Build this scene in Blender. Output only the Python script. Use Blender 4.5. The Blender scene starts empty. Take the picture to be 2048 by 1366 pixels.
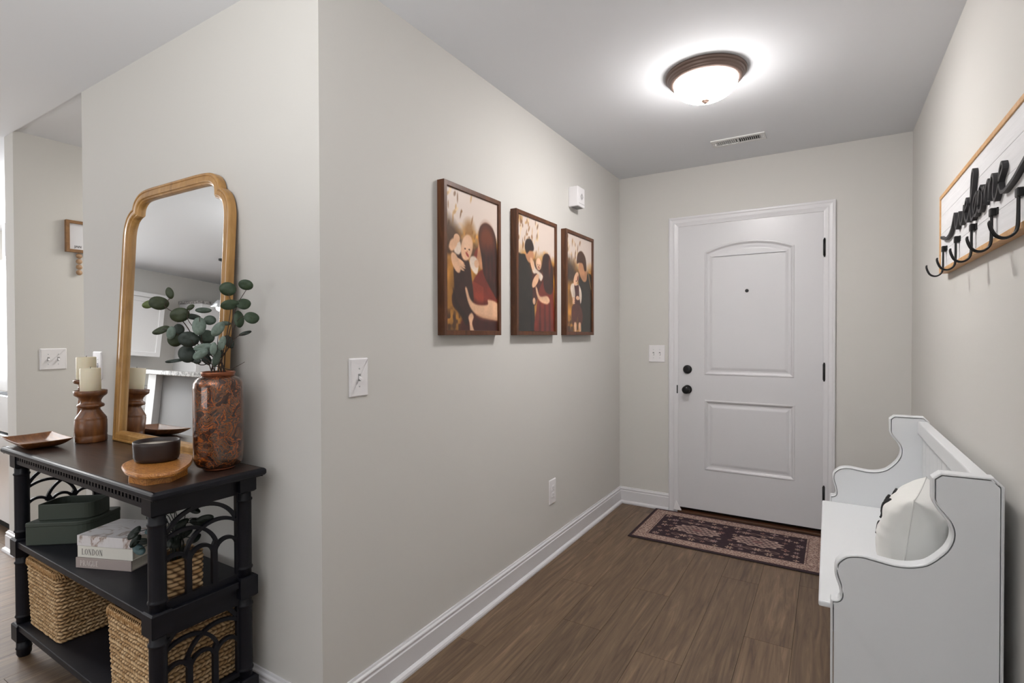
import bpy, bmesh, math, random
import numpy as np
from mathutils import Vector, Matrix
PI = math.pi
random.seed(7)
C = bpy.context.scene.collection
SC = bpy.context.scene

# ------------------------------------------------------------------ camera
def make_camera():
    yaw, pit, rol = 0.5466, -0.011, -0.0029
    cy, sy = math.cos(yaw), math.sin(yaw)
    F = Vector((-sy, cy, 0)); R = Vector((cy, sy, 0)); U = Vector((0, 0, 1))
    F2 = F * math.cos(pit) + U * math.sin(pit); U2 = U * math.cos(pit) - F * math.sin(pit)
    R3 = R * math.cos(rol) + U2 * math.sin(rol); U3 = U2 * math.cos(rol) - R * math.sin(rol)
    cd = bpy.data.cameras.new('camera'); co = bpy.data.objects.new('camera', cd); C.objects.link(co)
    m = Matrix((R3, U3, -F2)).transposed().to_4x4(); m.translation = (0, 0, 1.2681)
    co.matrix_world = m
    cd.sensor_width = 36; cd.lens = 36 * 1041.5 / 2048; cd.clip_start = 0.02
    SC.camera = co
make_camera()

# ------------------------------------------------------------------ world, lights, exposure
w = bpy.data.worlds.new('World'); SC.world = w; w.use_nodes = True
w.node_tree.nodes['Background'].inputs[0].default_value = (0.9, 0.95, 1.0, 1)
w.node_tree.nodes['Background'].inputs[1].default_value = 1.0
def area(name, loc, rot, sx, sy, power, col=(1, 1, 1)):
    l = bpy.data.lights.new(name, 'AREA'); l.shape = 'RECTANGLE'; l.size = sx; l.size_y = sy
    l.energy = power; l.color = col
    o = bpy.data.objects.new(name, l); C.objects.link(o); o.location = loc; o.rotation_euler = rot
    return o
# daylight through the living room windows behind the camera and the kitchen window
area('window_daylight', (-2.2, -4.53, 1.45), (PI / 2, 0, 0), 2.9, 1.5, 16, (1.0, 0.985, 0.96))
area('kitchen_window_daylight', (-7.99, 0.55, 1.5), (0, -PI / 2, 0), 1.1, 1.3, 60, (0.97, 0.985, 1.0))
area('kitchen_fill_down', (-6.2, 0.6, 2.43), (0, 0, 0), 0.9, 0.9, 48, (1.0, 0.98, 0.95))  # added fill below the kitchen ceiling, no fixture there; brightens the kitchen
area('ceiling_fill', (-0.8, -0.6, 1.45), (PI, 0, 0), 0.6, 0.6, 34, (1.0, 0.99, 0.97))  # unseen fill added behind the camera, aimed up to brighten the ceiling
area('kitchen_fill_up', (-6.2, 1.2, 1.9), (PI, 0, 0), 1.2, 0.4, 34, (1.0, 0.99, 0.97))  # added upward fill with no lamp behind it; lifts the mirrored kitchen
area('living_fill_up', (-3.6, -1.2, 1.7), (PI, 0, 0), 0.5, 0.5, 18, (1.0, 0.99, 0.97))  # extra unseen fill, turned up to lighten the living room ceiling
area('corridor_light', (-3.45, 2.6, 2.40), (0, 0, 0), 0.3, 0.3, 20, (1.0, 0.97, 0.92))
SC.view_settings.view_transform = 'Standard'
SC.view_settings.look = 'None'
SC.view_settings.exposure = 0.62
SC.view_settings.gamma = 1.0
SC.view_settings.use_curve_mapping = False

# ------------------------------------------------------------------ helpers
def lin(c):
    f = lambda v: v / 12.92 if v <= .04045 else ((v + .055) / 1.055) ** 2.4
    return tuple(f(x / 255.0) for x in c)
def rgba(c): return (*lin(c), 1)
def setp(o, label=None, cat=None, group=None, kind=None):
    if label: o['label'] = label
    if cat: o['category'] = cat
    if group: o['group'] = group
    if kind: o['kind'] = kind
    return o
def link(name, me, mat=None, parent=None, **k):
    o = bpy.data.objects.new(name, me); C.objects.link(o)
    if mat is not None and len(me.materials) == 0: me.materials.append(mat)
    if parent is not None: o.parent = parent
    return setp(o, **k)
def empty(name, loc, label, cat, rz=0, group=None, rot=None):
    o = bpy.data.objects.new(name, None); C.objects.link(o); o.location = loc
    o.rotation_euler = rot if rot else (0, 0, rz); o.empty_display_size = .05
    return setp(o, label, cat, group)

class MB:
    """collects vertices and faces"""
    def __init__(s): s.v = []; s.f = []; s.sm = []
    def add(s, vs, fs, smooth=False):
        n = len(s.v); s.v += [tuple(x) for x in vs]
        s.f += [tuple(i + n for i in f) for f in fs]; s.sm += [smooth] * len(fs); return s
    def box(s, x0, x1, y0, y1, z0, z1, b=0.0):
        if b <= 0:
            vs = [(x, y, z) for z in (z0, z1) for y in (y0, y1) for x in (x0, x1)]
            return s.add(vs, [(0, 2, 3, 1), (4, 5, 7, 6), (0, 1, 5, 4), (2, 6, 7, 3), (0, 4, 6, 2), (1, 3, 7, 5)])
        bm = bmesh.new(); bmesh.ops.create_cube(bm, size=1)
        for v in bm.verts:
            v.co = Vector(((x0 + x1) / 2 + v.co.x * (x1 - x0), (y0 + y1) / 2 + v.co.y * (y1 - y0), (z0 + z1) / 2 + v.co.z * (z1 - z0)))
        bmesh.ops.bevel(bm, geom=bm.edges[:], offset=b, segments=2, profile=.5, affect='EDGES')
        bm.verts.index_update(); r = s.add([v.co[:] for v in bm.verts], [[v.index for v in f.verts] for f in bm.faces]); bm.free(); return r
    def lathe(s, prof, n=32, cx=0, cy=0, smooth=True, cap=True):
        k = len(prof); vs = []
        for i in range(n):
            a = 2 * PI * i / n
            vs += [(cx + r * math.cos(a), cy + r * math.sin(a), z) for r, z in prof]
        fs = [(i * k + j, ((i + 1) % n) * k + j, ((i + 1) % n) * k + j + 1, i * k + j + 1) for i in range(n) for j in range(k - 1)]
        s.add(vs, fs, smooth)
        if cap:
            m = len(s.v) - len(vs)
            for j, rev in ((0, True), (k - 1, False)):
                if prof[j][0] > 1e-5:
                    l = [m + i * k + j for i in range(n)]
                    s.f.append(tuple(l[::-1] if rev else l)); s.sm.append(False)
        return s
    def prism(s, poly, z0, z1, smooth=False):
        n = len(poly); vs = [(x, y, z0) for x, y in poly] + [(x, y, z1) for x, y in poly]
        s.add(vs, [(i, (i + 1) % n, n + (i + 1) % n, n + i) for i in range(n)], smooth)
        s.add(vs, [tuple(range(n))[::-1], tuple(range(n, 2 * n))]); return s
    def tube(s, pts, r, n=8, closed=False, cap=True):
        P = [Vector(p) for p in pts]; m = len(P); rs = r if hasattr(r, '__len__') else [r] * m
        T = []
        for i in range(m):
            a = P[(i - 1) % m] if (closed or i > 0) else P[0]; b = P[(i + 1) % m] if (closed or i < m - 1) else P[-1]
            T.append((b - a).normalized())
        up = Vector((0, 0, 1)) if abs(T[0].z) < .9 else Vector((1, 0, 0))
        N = (up - T[0] * up.dot(T[0])).normalized(); vs = []
        for i in range(m):
            N = (N - T[i] * N.dot(T[i])).normalized(); B = T[i].cross(N)
            for j in range(n):
                a = 2 * PI * j / n; vs.append(tuple(P[i] + (N * math.cos(a) + B * math.sin(a)) * rs[i]))
        fs = []
        for i in range(m if closed else m - 1):
            for j in range(n):
                k = (i + 1) % m
                fs.append((i * n + j, i * n + (j + 1) % n, k * n + (j + 1) % n, k * n + j))
        s.add(vs, fs, True)
        if cap and not closed:
            q = len(s.v) - len(vs)
            s.f.append(tuple(q + j for j in range(n))[::-1]); s.sm.append(False)
            s.f.append(tuple(q + (m - 1) * n + j for j in range(n))); s.sm.append(False)
        return s
    def mesh(s, name='m', fix=True):
        me = bpy.data.meshes.new(name); me.from_pydata(s.v, [], s.f)
        me.polygons.foreach_set('use_smooth', s.sm)
        if fix:
            bm = bmesh.new(); bm.from_mesh(me); bmesh.ops.recalc_face_normals(bm, faces=bm.faces); bm.to_mesh(me); bm.free()
        me.update(); return me
    def build(s, name, mat, parent=None, fix=True, **k):
        return link(name, s.mesh(name, fix), mat, parent, **k)

def xform(o, M):
    o.data.transform(M); return o
def catmull(pts, n=8, closed=False):
    P = [np.array(p, float) for p in pts]; out = []; m = len(P)
    for i in range(m if closed else m - 1):
        if closed: a, b, c, d = P[(i - 1) % m], P[i], P[(i + 1) % m], P[(i + 2) % m]
        else: a, b, c, d = P[max(i - 1, 0)], P[i], P[i + 1], P[min(i + 2, m - 1)]
        for k in range(n):
            t = k / n
            out.append(.5 * ((2 * b) + (c - a) * t + (2 * a - 5 * b + 4 * c - d) * t * t + (3 * b - a - 3 * c + d) * t ** 3))
    if not closed: out.append(P[-1])
    return [tuple(p) for p in out]
def area2(P): return .5 * sum(P[i][0] * P[(i + 1) % len(P)][1] - P[(i + 1) % len(P)][0] * P[i][1] for i in range(len(P)))
def offset(P, d):
    """offset a closed CCW polygon inwards by d (mitred)"""
    n = len(P); out = []
    for i in range(n):
        a, b, c = np.array(P[i - 1], float), np.array(P[i], float), np.array(P[(i + 1) % n], float)
        e1 = (b - a) / max(np.hypot(*(b - a)), 1e-9); e2 = (c - b) / max(np.hypot(*(c - b)), 1e-9)
        n1 = np.array([-e1[1], e1[0]]); n2 = np.array([-e2[1], e2[0]]); m = n1 + n2; l = m @ m
        m = m * (2 / l) if l > .3 else n1
        out.append(tuple(b + m * d))
    return out
def rings(mb, loops, closed_fill_last=True, smooth=False, conv=None):
    """loops: list of (poly2d, depth); conv maps (u, v, depth) to xyz"""
    n = len(loops[0][0]); vs = []
    for P, dpt in loops: vs += [conv(u, v, dpt) for u, v in P]
    fs = [(k * n + i, k * n + (i + 1) % n, (k + 1) * n + (i + 1) % n, (k + 1) * n + i) for k in range(len(loops) - 1) for i in range(n)]
    mb.add(vs, fs, smooth)
    if closed_fill_last:
        q = len(mb.v) - n; mb.f.append(tuple(range(q, q + n))); mb.sm.append(False)
    return mb
def round_poly(P, r, k=5):
    out = []; n = len(P); rr = r if hasattr(r, '__len__') else [r] * n
    for i in range(n):
        a, b, c = Vector(P[i - 1]), Vector(P[i]), Vector(P[(i + 1) % n]); u = (a - b).normalized(); v = (c - b).normalized()
        q = min(rr[i], (a - b).length * .49, (c - b).length * .49)
        p0, p1 = b + u * q, b + v * q
        for t in range(k + 1):
            t /= k; out.append(tuple(p0 * (1 - t) ** 2 + b * 2 * t * (1 - t) + p1 * t * t))
    return out
def smooth_noise(shape, cell, seed):
    r = np.random.RandomState(seed); h, wd = shape
    gy, gx = int(h / cell) + 3, int(wd / cell) + 3; g = r.rand(gy, gx)
    y = np.arange(h) / cell; x = np.arange(wd) / cell; yi = y.astype(int); xi = x.astype(int)
    fy = (y - yi)[:, None]; fx = (x - xi)[None, :]; fy = fy * fy * (3 - 2 * fy); fx = fx * fx * (3 - 2 * fx)
    a = g[np.ix_(yi, xi)]; b = g[np.ix_(yi, xi + 1)]; c = g[np.ix_(yi + 1, xi)]; d = g[np.ix_(yi + 1, xi + 1)]
    return (a * (1 - fx) + b * fx) * (1 - fy) + (c * (1 - fx) + d * fx) * fy

# ------------------------------------------------------------------ materials
def mat(name, col=(200, 200, 200), rough=.5, metal=0.0, spec=.5, coat=0, bump=None, emit=None, sheen=0):
    m = bpy.data.materials.new(name); m.use_nodes = True; nt = m.node_tree; b = nt.nodes['Principled BSDF']
    b.inputs['Base Color'].default_value = rgba(col); b.inputs['Roughness'].default_value = rough
    b.inputs['Metallic'].default_value = metal; b.inputs['Specular IOR Level'].default_value = spec
    b.inputs['Coat Weight'].default_value = coat; b.inputs['Coat Roughness'].default_value = .1
    if sheen: b.inputs['Sheen Weight'].default_value = sheen
    if emit: b.inputs['Emission Color'].default_value = rgba(emit[0]); b.inputs['Emission Strength'].default_value = emit[1]
    if bump:
        tc = nt.nodes.new('ShaderNodeTexCoord'); nz = nt.nodes.new('ShaderNodeTexNoise'); bp = nt.nodes.new('ShaderNodeBump')
        nz.inputs['Scale'].default_value = bump[0]; nz.inputs['Detail'].default_value = 4
        bp.inputs['Strength'].default_value = bump[1]; bp.inputs['Distance'].default_value = bump[2] if len(bump) > 2 else .002
        nt.links.new(tc.outputs['Object'], nz.inputs['Vector']); nt.links.new(nz.outputs['Fac'], bp.inputs['Height'])
        nt.links.new(bp.outputs['Normal'], b.inputs['Normal'])
    return m
def ramp_node(nt, stops):
    r = nt.nodes.new('ShaderNodeValToRGB'); e = r.color_ramp.elements
    while len(e) < len(stops): e.new(.5)
    for i, (p, c) in enumerate(stops): e[i].position = p; e[i].color = rgba(c)
    return r
def wood(name, stops, scale=(1, 12, 12), rough=.45, nscale=3.0, coat=0, rand=0.0, bump=.15, distort=1.5, coords='Object', detail=6):
    """grain runs along the axis with the small scale"""
    m = bpy.data.materials.new(name); m.use_nodes = True; nt = m.node_tree; b = nt.nodes['Principled BSDF']
    tc = nt.nodes.new('ShaderNodeTexCoord'); mp = nt.nodes.new('ShaderNodeMapping'); mp.inputs['Scale'].default_value = scale
    nz = nt.nodes.new('ShaderNodeTexNoise'); nz.inputs['Scale'].default_value = nscale; nz.inputs['Detail'].default_value = detail
    nz.inputs['Distortion'].default_value = distort; nz.inputs['Roughness'].default_value = .62
    rp = ramp_node(nt, stops); L = nt.links.new
    L(tc.outputs[coords], mp.inputs['Vector'])
    if rand:
        oi = nt.nodes.new('ShaderNodeObjectInfo'); vm = nt.nodes.new('ShaderNodeVectorMath'); vm.operation = 'MULTIPLY_ADD'
        cb = nt.nodes.new('ShaderNodeCombineXYZ'); L(oi.outputs['Random'], cb.inputs[0]); L(oi.outputs['Random'], cb.inputs[1]); L(oi.outputs['Random'], cb.inputs[2])
        vm.inputs[1].default_value = (37, 53, 29); L(cb.outputs[0], vm.inputs[0]); L(mp.outputs[0], vm.inputs[2]); L(vm.outputs[0], nz.inputs['Vector'])
    else: L(mp.outputs[0], nz.inputs['Vector'])
    L(nz.outputs['Fac'], rp.inputs['Fac'])
    if rand:
        hs = nt.nodes.new('ShaderNodeHueSaturation'); mr = nt.nodes.new('ShaderNodeMapRange')
        mr.inputs['To Min'].default_value = 1 - rand; mr.inputs['To Max'].default_value = 1 + rand
        L(oi.outputs['Random'], mr.inputs['Value']); L(mr.outputs[0], hs.inputs['Value']); L(rp.outputs[0], hs.inputs['Color']); L(hs.outputs[0], b.inputs['Base Color'])
    else: L(rp.outputs[0], b.inputs['Base Color'])
    bp = nt.nodes.new('ShaderNodeBump'); bp.inputs['Strength'].default_value = bump; bp.inputs['Distance'].default_value = .002
    L(nz.outputs['Fac'], bp.inputs['Height']); L(bp.outputs['Normal'], b.inputs['Normal'])
    b.inputs['Roughness'].default_value = rough; b.inputs['Coat Weight'].default_value = coat; b.inputs['Coat Roughness'].default_value = .12
    return m
def vcol_mat(name, rough=.5, spec=.5, coat=0, noise=None):
    m = bpy.data.materials.new(name); m.use_nodes = True; nt = m.node_tree; b = nt.nodes['Principled BSDF']
    a = nt.nodes.new('ShaderNodeAttribute'); a.attribute_name = 'paint'
    nt.links.new(a.outputs['Color'], b.inputs['Base Color'])
    b.inputs['Roughness'].default_value = rough; b.inputs['Specular IOR Level'].default_value = spec; b.inputs['Coat Weight'].default_value = coat
    if noise:
        nz = nt.nodes.new('ShaderNodeTexNoise'); nz.inputs['Scale'].default_value = noise[0]; bp = nt.nodes.new('ShaderNodeBump'); bp.inputs['Strength'].default_value = noise[1]; bp.inputs['Distance'].default_value = .002
        tc = nt.nodes.new('ShaderNodeTexCoord'); nt.links.new(tc.outputs['Object'], nz.inputs['Vector']); nt.links.new(nz.outputs['Fac'], bp.inputs['Height']); nt.links.new(bp.outputs['Normal'], b.inputs['Normal'])
    return m
def paint_attr(me, cols):
    at = me.color_attributes.new('paint', 'FLOAT_COLOR', 'POINT')
    c = np.ones((len(me.vertices), 4), np.float32); c[:, :3] = cols; at.data.foreach_set('color', c.ravel())
def grid_mesh(name, nu, nv, fn, cols=None):
    """fn(U, V) -> xyz arrays"""
    u, v = np.meshgrid(np.linspace(0, 1, nu), np.linspace(0, 1, nv)); X, Y, Z = fn(u, v)
    co = np.stack([X, Y, Z], -1).reshape(-1, 3).astype(np.float32)
    i = np.arange(nu * nv).reshape(nv, nu); q = np.stack([i[:-1, :-1], i[:-1, 1:], i[1:, 1:], i[1:, :-1]], -1).reshape(-1, 4)
    me = bpy.data.meshes.new(name); me.vertices.add(len(co)); me.vertices.foreach_set('co', co.ravel())
    me.loops.add(q.size); me.loops.foreach_set('vertex_index', q.ravel().astype(np.int32))
    me.polygons.add(len(q)); me.polygons.foreach_set('loop_start', np.arange(0, q.size, 4, dtype=np.int32)); me.polygons.foreach_set('loop_total', np.full(len(q), 4, np.int32))
    me.polygons.foreach_set('use_smooth', np.ones(len(q), bool)); me.update(calc_edges=True); me.validate()
    if cols is not None: paint_attr(me, cols.reshape(-1, 3))
    return me
def srgb2lin(a):
    a = np.clip(a, 0, 1); return np.where(a <= .04045, a / 12.92, ((a + .055) / 1.055) ** 2.4)

M = {}
M['wall'] = mat('wall_paint', (207, 205, 201), .85, spec=.25, bump=(180, .05, .001))
M['ceiling'] = mat('ceiling_paint', (221, 223, 227), .9, spec=.2, bump=(90, .08, .001))
M['trim'] = mat('white_trim_paint', (216, 215, 218), .35)
M['door'] = mat('white_door_paint', (208, 207, 210), .33)
M['black'] = mat('black_metal', (22, 22, 23), .38, metal=.3)
M['plastic'] = mat('white_plastic', (232, 230, 232), .35)
M['slot'] = mat('dark_slot', (16, 16, 16), .8)
M['bench'] = mat('white_bench_paint', (219, 221, 223), .42)
M['plank'] = wood('floor_plank_wood', [(.28, (72, 55, 41)), (.45, (96, 76, 58)), (.58, (108, 88, 68)), (.76, (136, 112, 90))], (11, .6, 11), .48, 3.4, rand=.15, bump=.12, distort=1.6)
M['bronze'] = mat('oil_rubbed_bronze', (112, 94, 86), .45, metal=.4)
M['blackwood'] = wood('distressed_black_wood', [(.2, (8, 9, 15)), (.5, (14, 15, 24)), (.70, (22, 21, 28)), (.80, (60, 42, 32))], (2, 2, 2), .5, 5, coat=.06, bump=.2)  # navy cast in the dark stops stands in for bluish reflections
M['blackwood'].node_tree.nodes['Principled BSDF'].inputs['Specular IOR Level'].default_value = .32
M['topwood'] = wood('dark_brown_tabletop', [(.25, (40, 30, 27)), (.5, (58, 44, 38)), (.75, (84, 66, 56))], (1.2, 16, 1), .33, 2.6, coat=.3, bump=.12)
M['goldwood'] = wood('gold_frame_wood', [(.25, (140, 98, 48)), (.5, (172, 128, 70)), (.75, (196, 152, 92))], (6, 6, 1.2), .38, 3, coat=.2, bump=.1)
M['framewood'] = wood('dark_walnut_frame', [(.25, (62, 35, 18)), (.5, (88, 50, 26)), (.75, (112, 68, 36))], (8, 8, 2), .42, 3, bump=.1)
M['pine'] = wood('pale_pine', [(.25, (186, 138, 88)), (.5, (206, 160, 108)), (.75, (220, 178, 130))], (8, 1, 8), .5, 3, bump=.1)
M['dishwood'] = wood('acacia_dish_wood', [(.2, (82, 46, 20)), (.5, (126, 78, 40)), (.8, (166, 110, 62))], (2, 14, 6), .46, 3, coat=.05, bump=.06)
M['holderwood'] = wood('turned_mango_wood', [(.2, (70, 38, 18)), (.5, (110, 66, 34)), (.8, (150, 98, 52))], (12, 12, 2.5), .36, 2.2, coat=.15, bump=.06)
M['olivewood'] = wood('olive_wood', [(.25, (96, 50, 18)), (.42, (176, 112, 50)), (.50, (198, 138, 70)), (.56, (140, 80, 30)), (.62, (196, 134, 66)), (.8, (120, 66, 24))], (3, 9, 6), .38, 4.5, coat=.2, bump=.05, distort=2.2)
M['granite'] = wood('grey_granite', [(.35, (90, 88, 88)), (.5, (150, 147, 146)), (.65, (200, 198, 196))], (1, 1, 1), .2, 38, bump=.0, distort=.5)
M['cabinet'] = mat('white_cabinet_paint', (226, 226, 228), .4)
M['steel'] = mat('brushed_steel', (200, 202, 205), .28, metal=.9)
M['candle'] = mat('ivory_wax', (232, 222, 196), .5); M['candle'].node_tree.nodes['Principled BSDF'].inputs['Subsurface Weight'].default_value = .25
M['candle'].node_tree.nodes['Principled BSDF'].inputs['Subsurface Radius'].default_value = (.02, .012, .006)
M['mirror'] = mat('mirror_glass', (238, 240, 240), .0, metal=1.0)
M['green'] = mat('sage_green_leather', (62, 70, 62), .6, bump=(120, .1, .001))
M['pillow'] = mat('white_cotton', (226, 226, 222), .9, bump=(500, .15, .001), sheen=.3)
M['wax'] = mat('cream_wax', (205, 196, 182), .55)
M['bowl'] = mat('dark_brown_glaze', (40, 26, 22), .5, coat=.08)

# ------------------------------------------------------------------ setting
XL, XR, YB, YM, H = -1.3598, 0.4139, 3.8117, 1.0812, 2.4505
def struct(name, mb, m, **k): return mb.build(name, m, None, kind='structure', **k)
fl = MB().box(-8.1, .53, -4.65, 4.7, -.12, -.012)
floor = struct('floor', fl, mat('dark_underlay', (38, 29, 22), .8))
PW, PL = .1778, 1.22
def plank_mesh(x0, x1, y0, y1):
    b = .0008; mb = MB()
    o = [(x0 + .0004, y0 + .0004), (x1 - .0004, y0 + .0004), (x1 - .0004, y1 - .0004), (x0 + .0004, y1 - .0004)]
    i = [(x0 + b, y0 + b), (x1 - b, y0 + b), (x1 - b, y1 - b), (x0 + b, y1 - b)]
    mb.add([(x, y, -.0118) for x, y in o] + [(x, y, -.0012) for x, y in o] + [(x, y, 0) for x, y in i],
           [(k + 4 * l, (k + 1) % 4 + 4 * l, (k + 1) % 4 + 4 * l + 4, k + 4 * l + 4) for l in (0, 1) for k in range(4)] + [(8, 9, 10, 11)])
    return mb
pm = plank_mesh(-PW / 2, PW / 2, -PL / 2, PL / 2).mesh('floor_plank'); pm.materials.append(M['plank'])
rest = MB(); rnd = random.Random(3); shared = 0
for c in range(48):
    x = XR - PW * (c + .52); off = (c * .43 + rnd.random() * .25) % 1 * PL
    for r in range(-5, 6):
        y = r * PL + off
        inhall = x > XL - .1 and .2 < y + PL / 2 and y - PL / 2 < 3.9
        inleft = -5.2 < x <= XL - .1 and -.4 < y + PL / 2 and y - PL / 2 < 2.4
        if y - PL / 2 > 4.6 or y + PL / 2 < -4.6: continue
        if inhall or inleft:
            o = bpy.data.objects.new('floor_plank', pm); C.objects.link(o); o.parent = floor; o.location = (x, y, 0); shared += 1
        else:
            rest.add(*(lambda q: (q.v, q.f))(plank_mesh(x - PW / 2, x + PW / 2, max(y - PL / 2, -4.6), min(y + PL / 2, 4.65))))
rest.build('floor_planks_beyond', M['plank'], floor, kind='stuff')

struct('wall_right', MB().box(XR, XR + .12, -4.5, 3.95, 0, 2.6), M['wall'])
dx0, dx1, dzt = -.945, -.002, 2.062
struct('wall_back', MB().box(XL - .14, dx0, YB, YB + .14, 0, 2.6).box(dx1, XR + .12, YB, YB + .14, 0, 2.6).box(dx0, dx1, YB, YB + .14, dzt, 2.6), M['wall'])
struct('wall_left', MB().box(XL - .14, XL, YM, YB, 0, 2.6), M['wall'])
struct('wall_center', MB().box(-3.0905, XL - .14, YM, YM + .12, 0, 2.6), M['wall'])
struct('wall_corridor_right', MB().box(-3.0905, -2.97, YM + .12, 4.5, 0, 2.6), M['wall'])
struct('wall_corridor_left', MB().box(-4.165, -4.0247, YM, 4.5, 0, 2.6), M['wall'])
struct('wall_corridor_end', MB().box(-4.165, -2.97, 4.5, 4.62, 0, 2.6), M['wall'])
struct('wall_kitchen_back', MB().box(-8.07, -4.165, 2.25, 2.37, 0, 2.6), M['wall'])
struct('wall_kitchen', MB().box(-8.07, -7.95, -4.5, 0, 0, 2.6).box(-8.07, -7.95, 1.1, 2.25, 0, 2.6).box(-8.07, -7.95, 0, 1.1, 0, .85).box(-8.07, -7.95, 0, 1.1, 2.15, 2.6), M['wall'])
struct('wall_front', MB().box(-8.07, -3.7, -4.62, -4.5, 0, 2.6).box(-.7, XR + .12, -4.62, -4.5, 0, 2.6).box(-3.7, -.7, -4.62, -4.5, 0, .65).box(-3.7, -.7, -4.62, -4.5, 2.25, 2.6), M['wall'])
struct('ceiling', MB().box(-4.1655, XR + .12, -4.62, YM, H, H + .12).box(XL - .14, XR + .12, YM, 3.95, H, H + .12), M['ceiling'])
struct('ceiling_corridor', MB().box(-4.165, XL - .14, YM, 4.62, H + .012, H + .13), M['ceiling'])
struct('ceiling_kitchen', MB().box(-8.07, -4.1655, -4.62, 2.37, H + .012, H + .13), M['ceiling'])
# windows behind the camera and in the kitchen: frame, muntins, glass left open to the daylight
def window(name, mb): return struct(name, mb, M['trim'])
wb = MB()
for x in (-3.7, -2.72, -1.74, -.76): wb.box(x, x + .06, -4.56, -4.5, .65, 2.25)
for z in (.65, 1.43, 2.19): wb.box(-3.7, -.7, -4.555, -4.505, z, z + .06)
window('window_1', wb)
wk = MB()
for y in (0, .52, 1.04): wk.box(-8.0, -7.955, y, y + .06, .85, 2.15)
for z in (.85, 1.47, 2.09): wk.box(-8.0, -7.955, 0, 1.1, z, z + .06)
window('window_2', wk)

# baseboards: profile (distance from wall, height) with shoe moulding
BP = [(0, 0), (.030, 0), (.0305, .008), (.027, .016), (.020, .021), (.016, .023), (.016, .092), (.0125, .096), (.0125, .103), (.0145, .106), (.013, .110), (.008, .114), (.006, .1205), (0, .1205)]
def baseboard(name, a, b, nrm, ca=0, cb=0):
    """a, b: ends on the wall line; nrm: into the room; ca, cb: mitre at the ends (+1 outer corner, -1 inner)"""
    a, b, nv = Vector(a), Vector(b), Vector(nrm); t = (b - a).normalized(); n = len(BP); vs = []
    for p, s, c in ((a, -1, ca), (b, 1, cb)):
        vs += [(*(p + nv * d + t * (s * c * d)), z) for d, z in BP]
    mb = MB().add(vs, [(i, i + 1, n + i + 1, n + i) for i in range(n - 1)] + [tuple(range(n)), tuple(range(n, 2 * n))])
    return struct(name, mb, M['trim'])
cL, cR = -.9872, .0352
baseboard('baseboard_left', (XL, YM), (XL, YB), (1, 0), 1, -1)
baseboard('baseboard_back', (XL, YB), (cL, YB), (0, -1), -1, 0)
baseboard('baseboard_back_right', (cR, YB), (XR, YB), (0, -1), 0, -1)
baseboard('baseboard_right', (XR, YB), (XR, -4.5), (-1, 0), -1, -1)
baseboard('baseboard_center', (-3.0905, YM), (XL, YM), (0, -1), 1, 1)
baseboard('baseboard_corridor_left', (-4.0247, YM), (-4.0247, 4.5), (1, 0), 1, -1)
baseboard('baseboard_corridor_corner', (-4.165, YM), (-4.0247, YM), (0, -1), 1, 1)
baseboard('baseboard_corridor_right', (-3.0905, 4.5), (-3.0905, YM), (-1, 0), -1, 1)
baseboard('baseboard_front', (XR, -4.5), (-7.95, -4.5), (0, 1), -1, -1)

# ------------------------------------------------------------------ front door
door = bpy.data.objects.new('door_1', None); C.objects.link(door); door.location = (-.473, YB, 0); setp(door, kind='structure', label='white two-panel arched front door at the end of the hall')
DP = dict(parent=door)
def dpt(o):  # parent keeping world coordinates
    o.parent = door; o.matrix_parent_inverse = Matrix.Translation(-door.location); return o
SX0, SX1, SZ0, SZ1, SY = -.9215, -.0265, .040, 2.046, YB - .004
def rect(x0, x1, z0, z1): return [(x0, z0), (x1, z0), (x1, z1), (x0, z1)]
def arch_panel(x0, x1, z0, z1, zp, n=20):
    P = [(x0, z0), (x1, z0), (x1, z1)]
    cx = (x0 + x1) / 2; hw = (x1 - x0) / 2; s = zp - z1; R = (hw * hw + s * s) / (2 * s)
    for i in range(1, n):
        a = math.asin(hw / R) * (1 - 2 * i / n); P.append((cx + R * math.sin(a), zp - R + R * math.cos(a)))
    P.append((x0, z1)); return P
pans = [arch_panel(-.743, -.190, .991, 1.846, 1.906), rect(-.741, -.184, .325, .816)]
bm = bmesh.new()
def loop_edges(P):
    vs = [bm.verts.new((x, SY, z)) for x, z in P]; return [bm.edges.new((vs[i], vs[(i + 1) % len(vs)])) for i in range(len(vs))]
ed = loop_edges(rect(SX0, SX1, SZ0, SZ1))
for P in pans: ed += loop_edges(P)
bmesh.ops.triangle_fill(bm, use_beauty=True, edges=ed, use_dissolve=False)
bm.normal_update()
for f in list(bm.faces):
    c = f.calc_center_median()
    for P in pans:  # drop faces that filled the panel openings
        xs = [p[0] for p in P]; zs = [p[1] for p in P]
        if all(any(abs(v.co.x - p[0]) < 1e-5 and abs(v.co.z - p[1]) < 1e-5 for p in P) for v in f.verts) and min(xs) < c.x < max(xs) and min(zs) < c.z < max(zs):
            bm.faces.remove(f); break
me = bpy.data.meshes.new('slab'); bm.to_mesh(me); bm.free()
sb = MB(); sb.add([v.co[:] for v in me.vertices], [tuple(p.vertices) for p in me.polygons])
y1 = SY + .044
sb.add([(SX0, SY, SZ0), (SX1, SY, SZ0), (SX1, SY, SZ1), (SX0, SY, SZ1), (SX0, y1, SZ0), (SX1, y1, SZ0), (SX1, y1, SZ1), (SX0, y1, SZ1)],
       [(0, 1, 5, 4), (1, 2, 6, 5), (2, 3, 7, 6), (3, 0, 4, 7), (4, 5, 6, 7)])
dpt(sb.build('slab', M['door'], fix=False))
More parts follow.
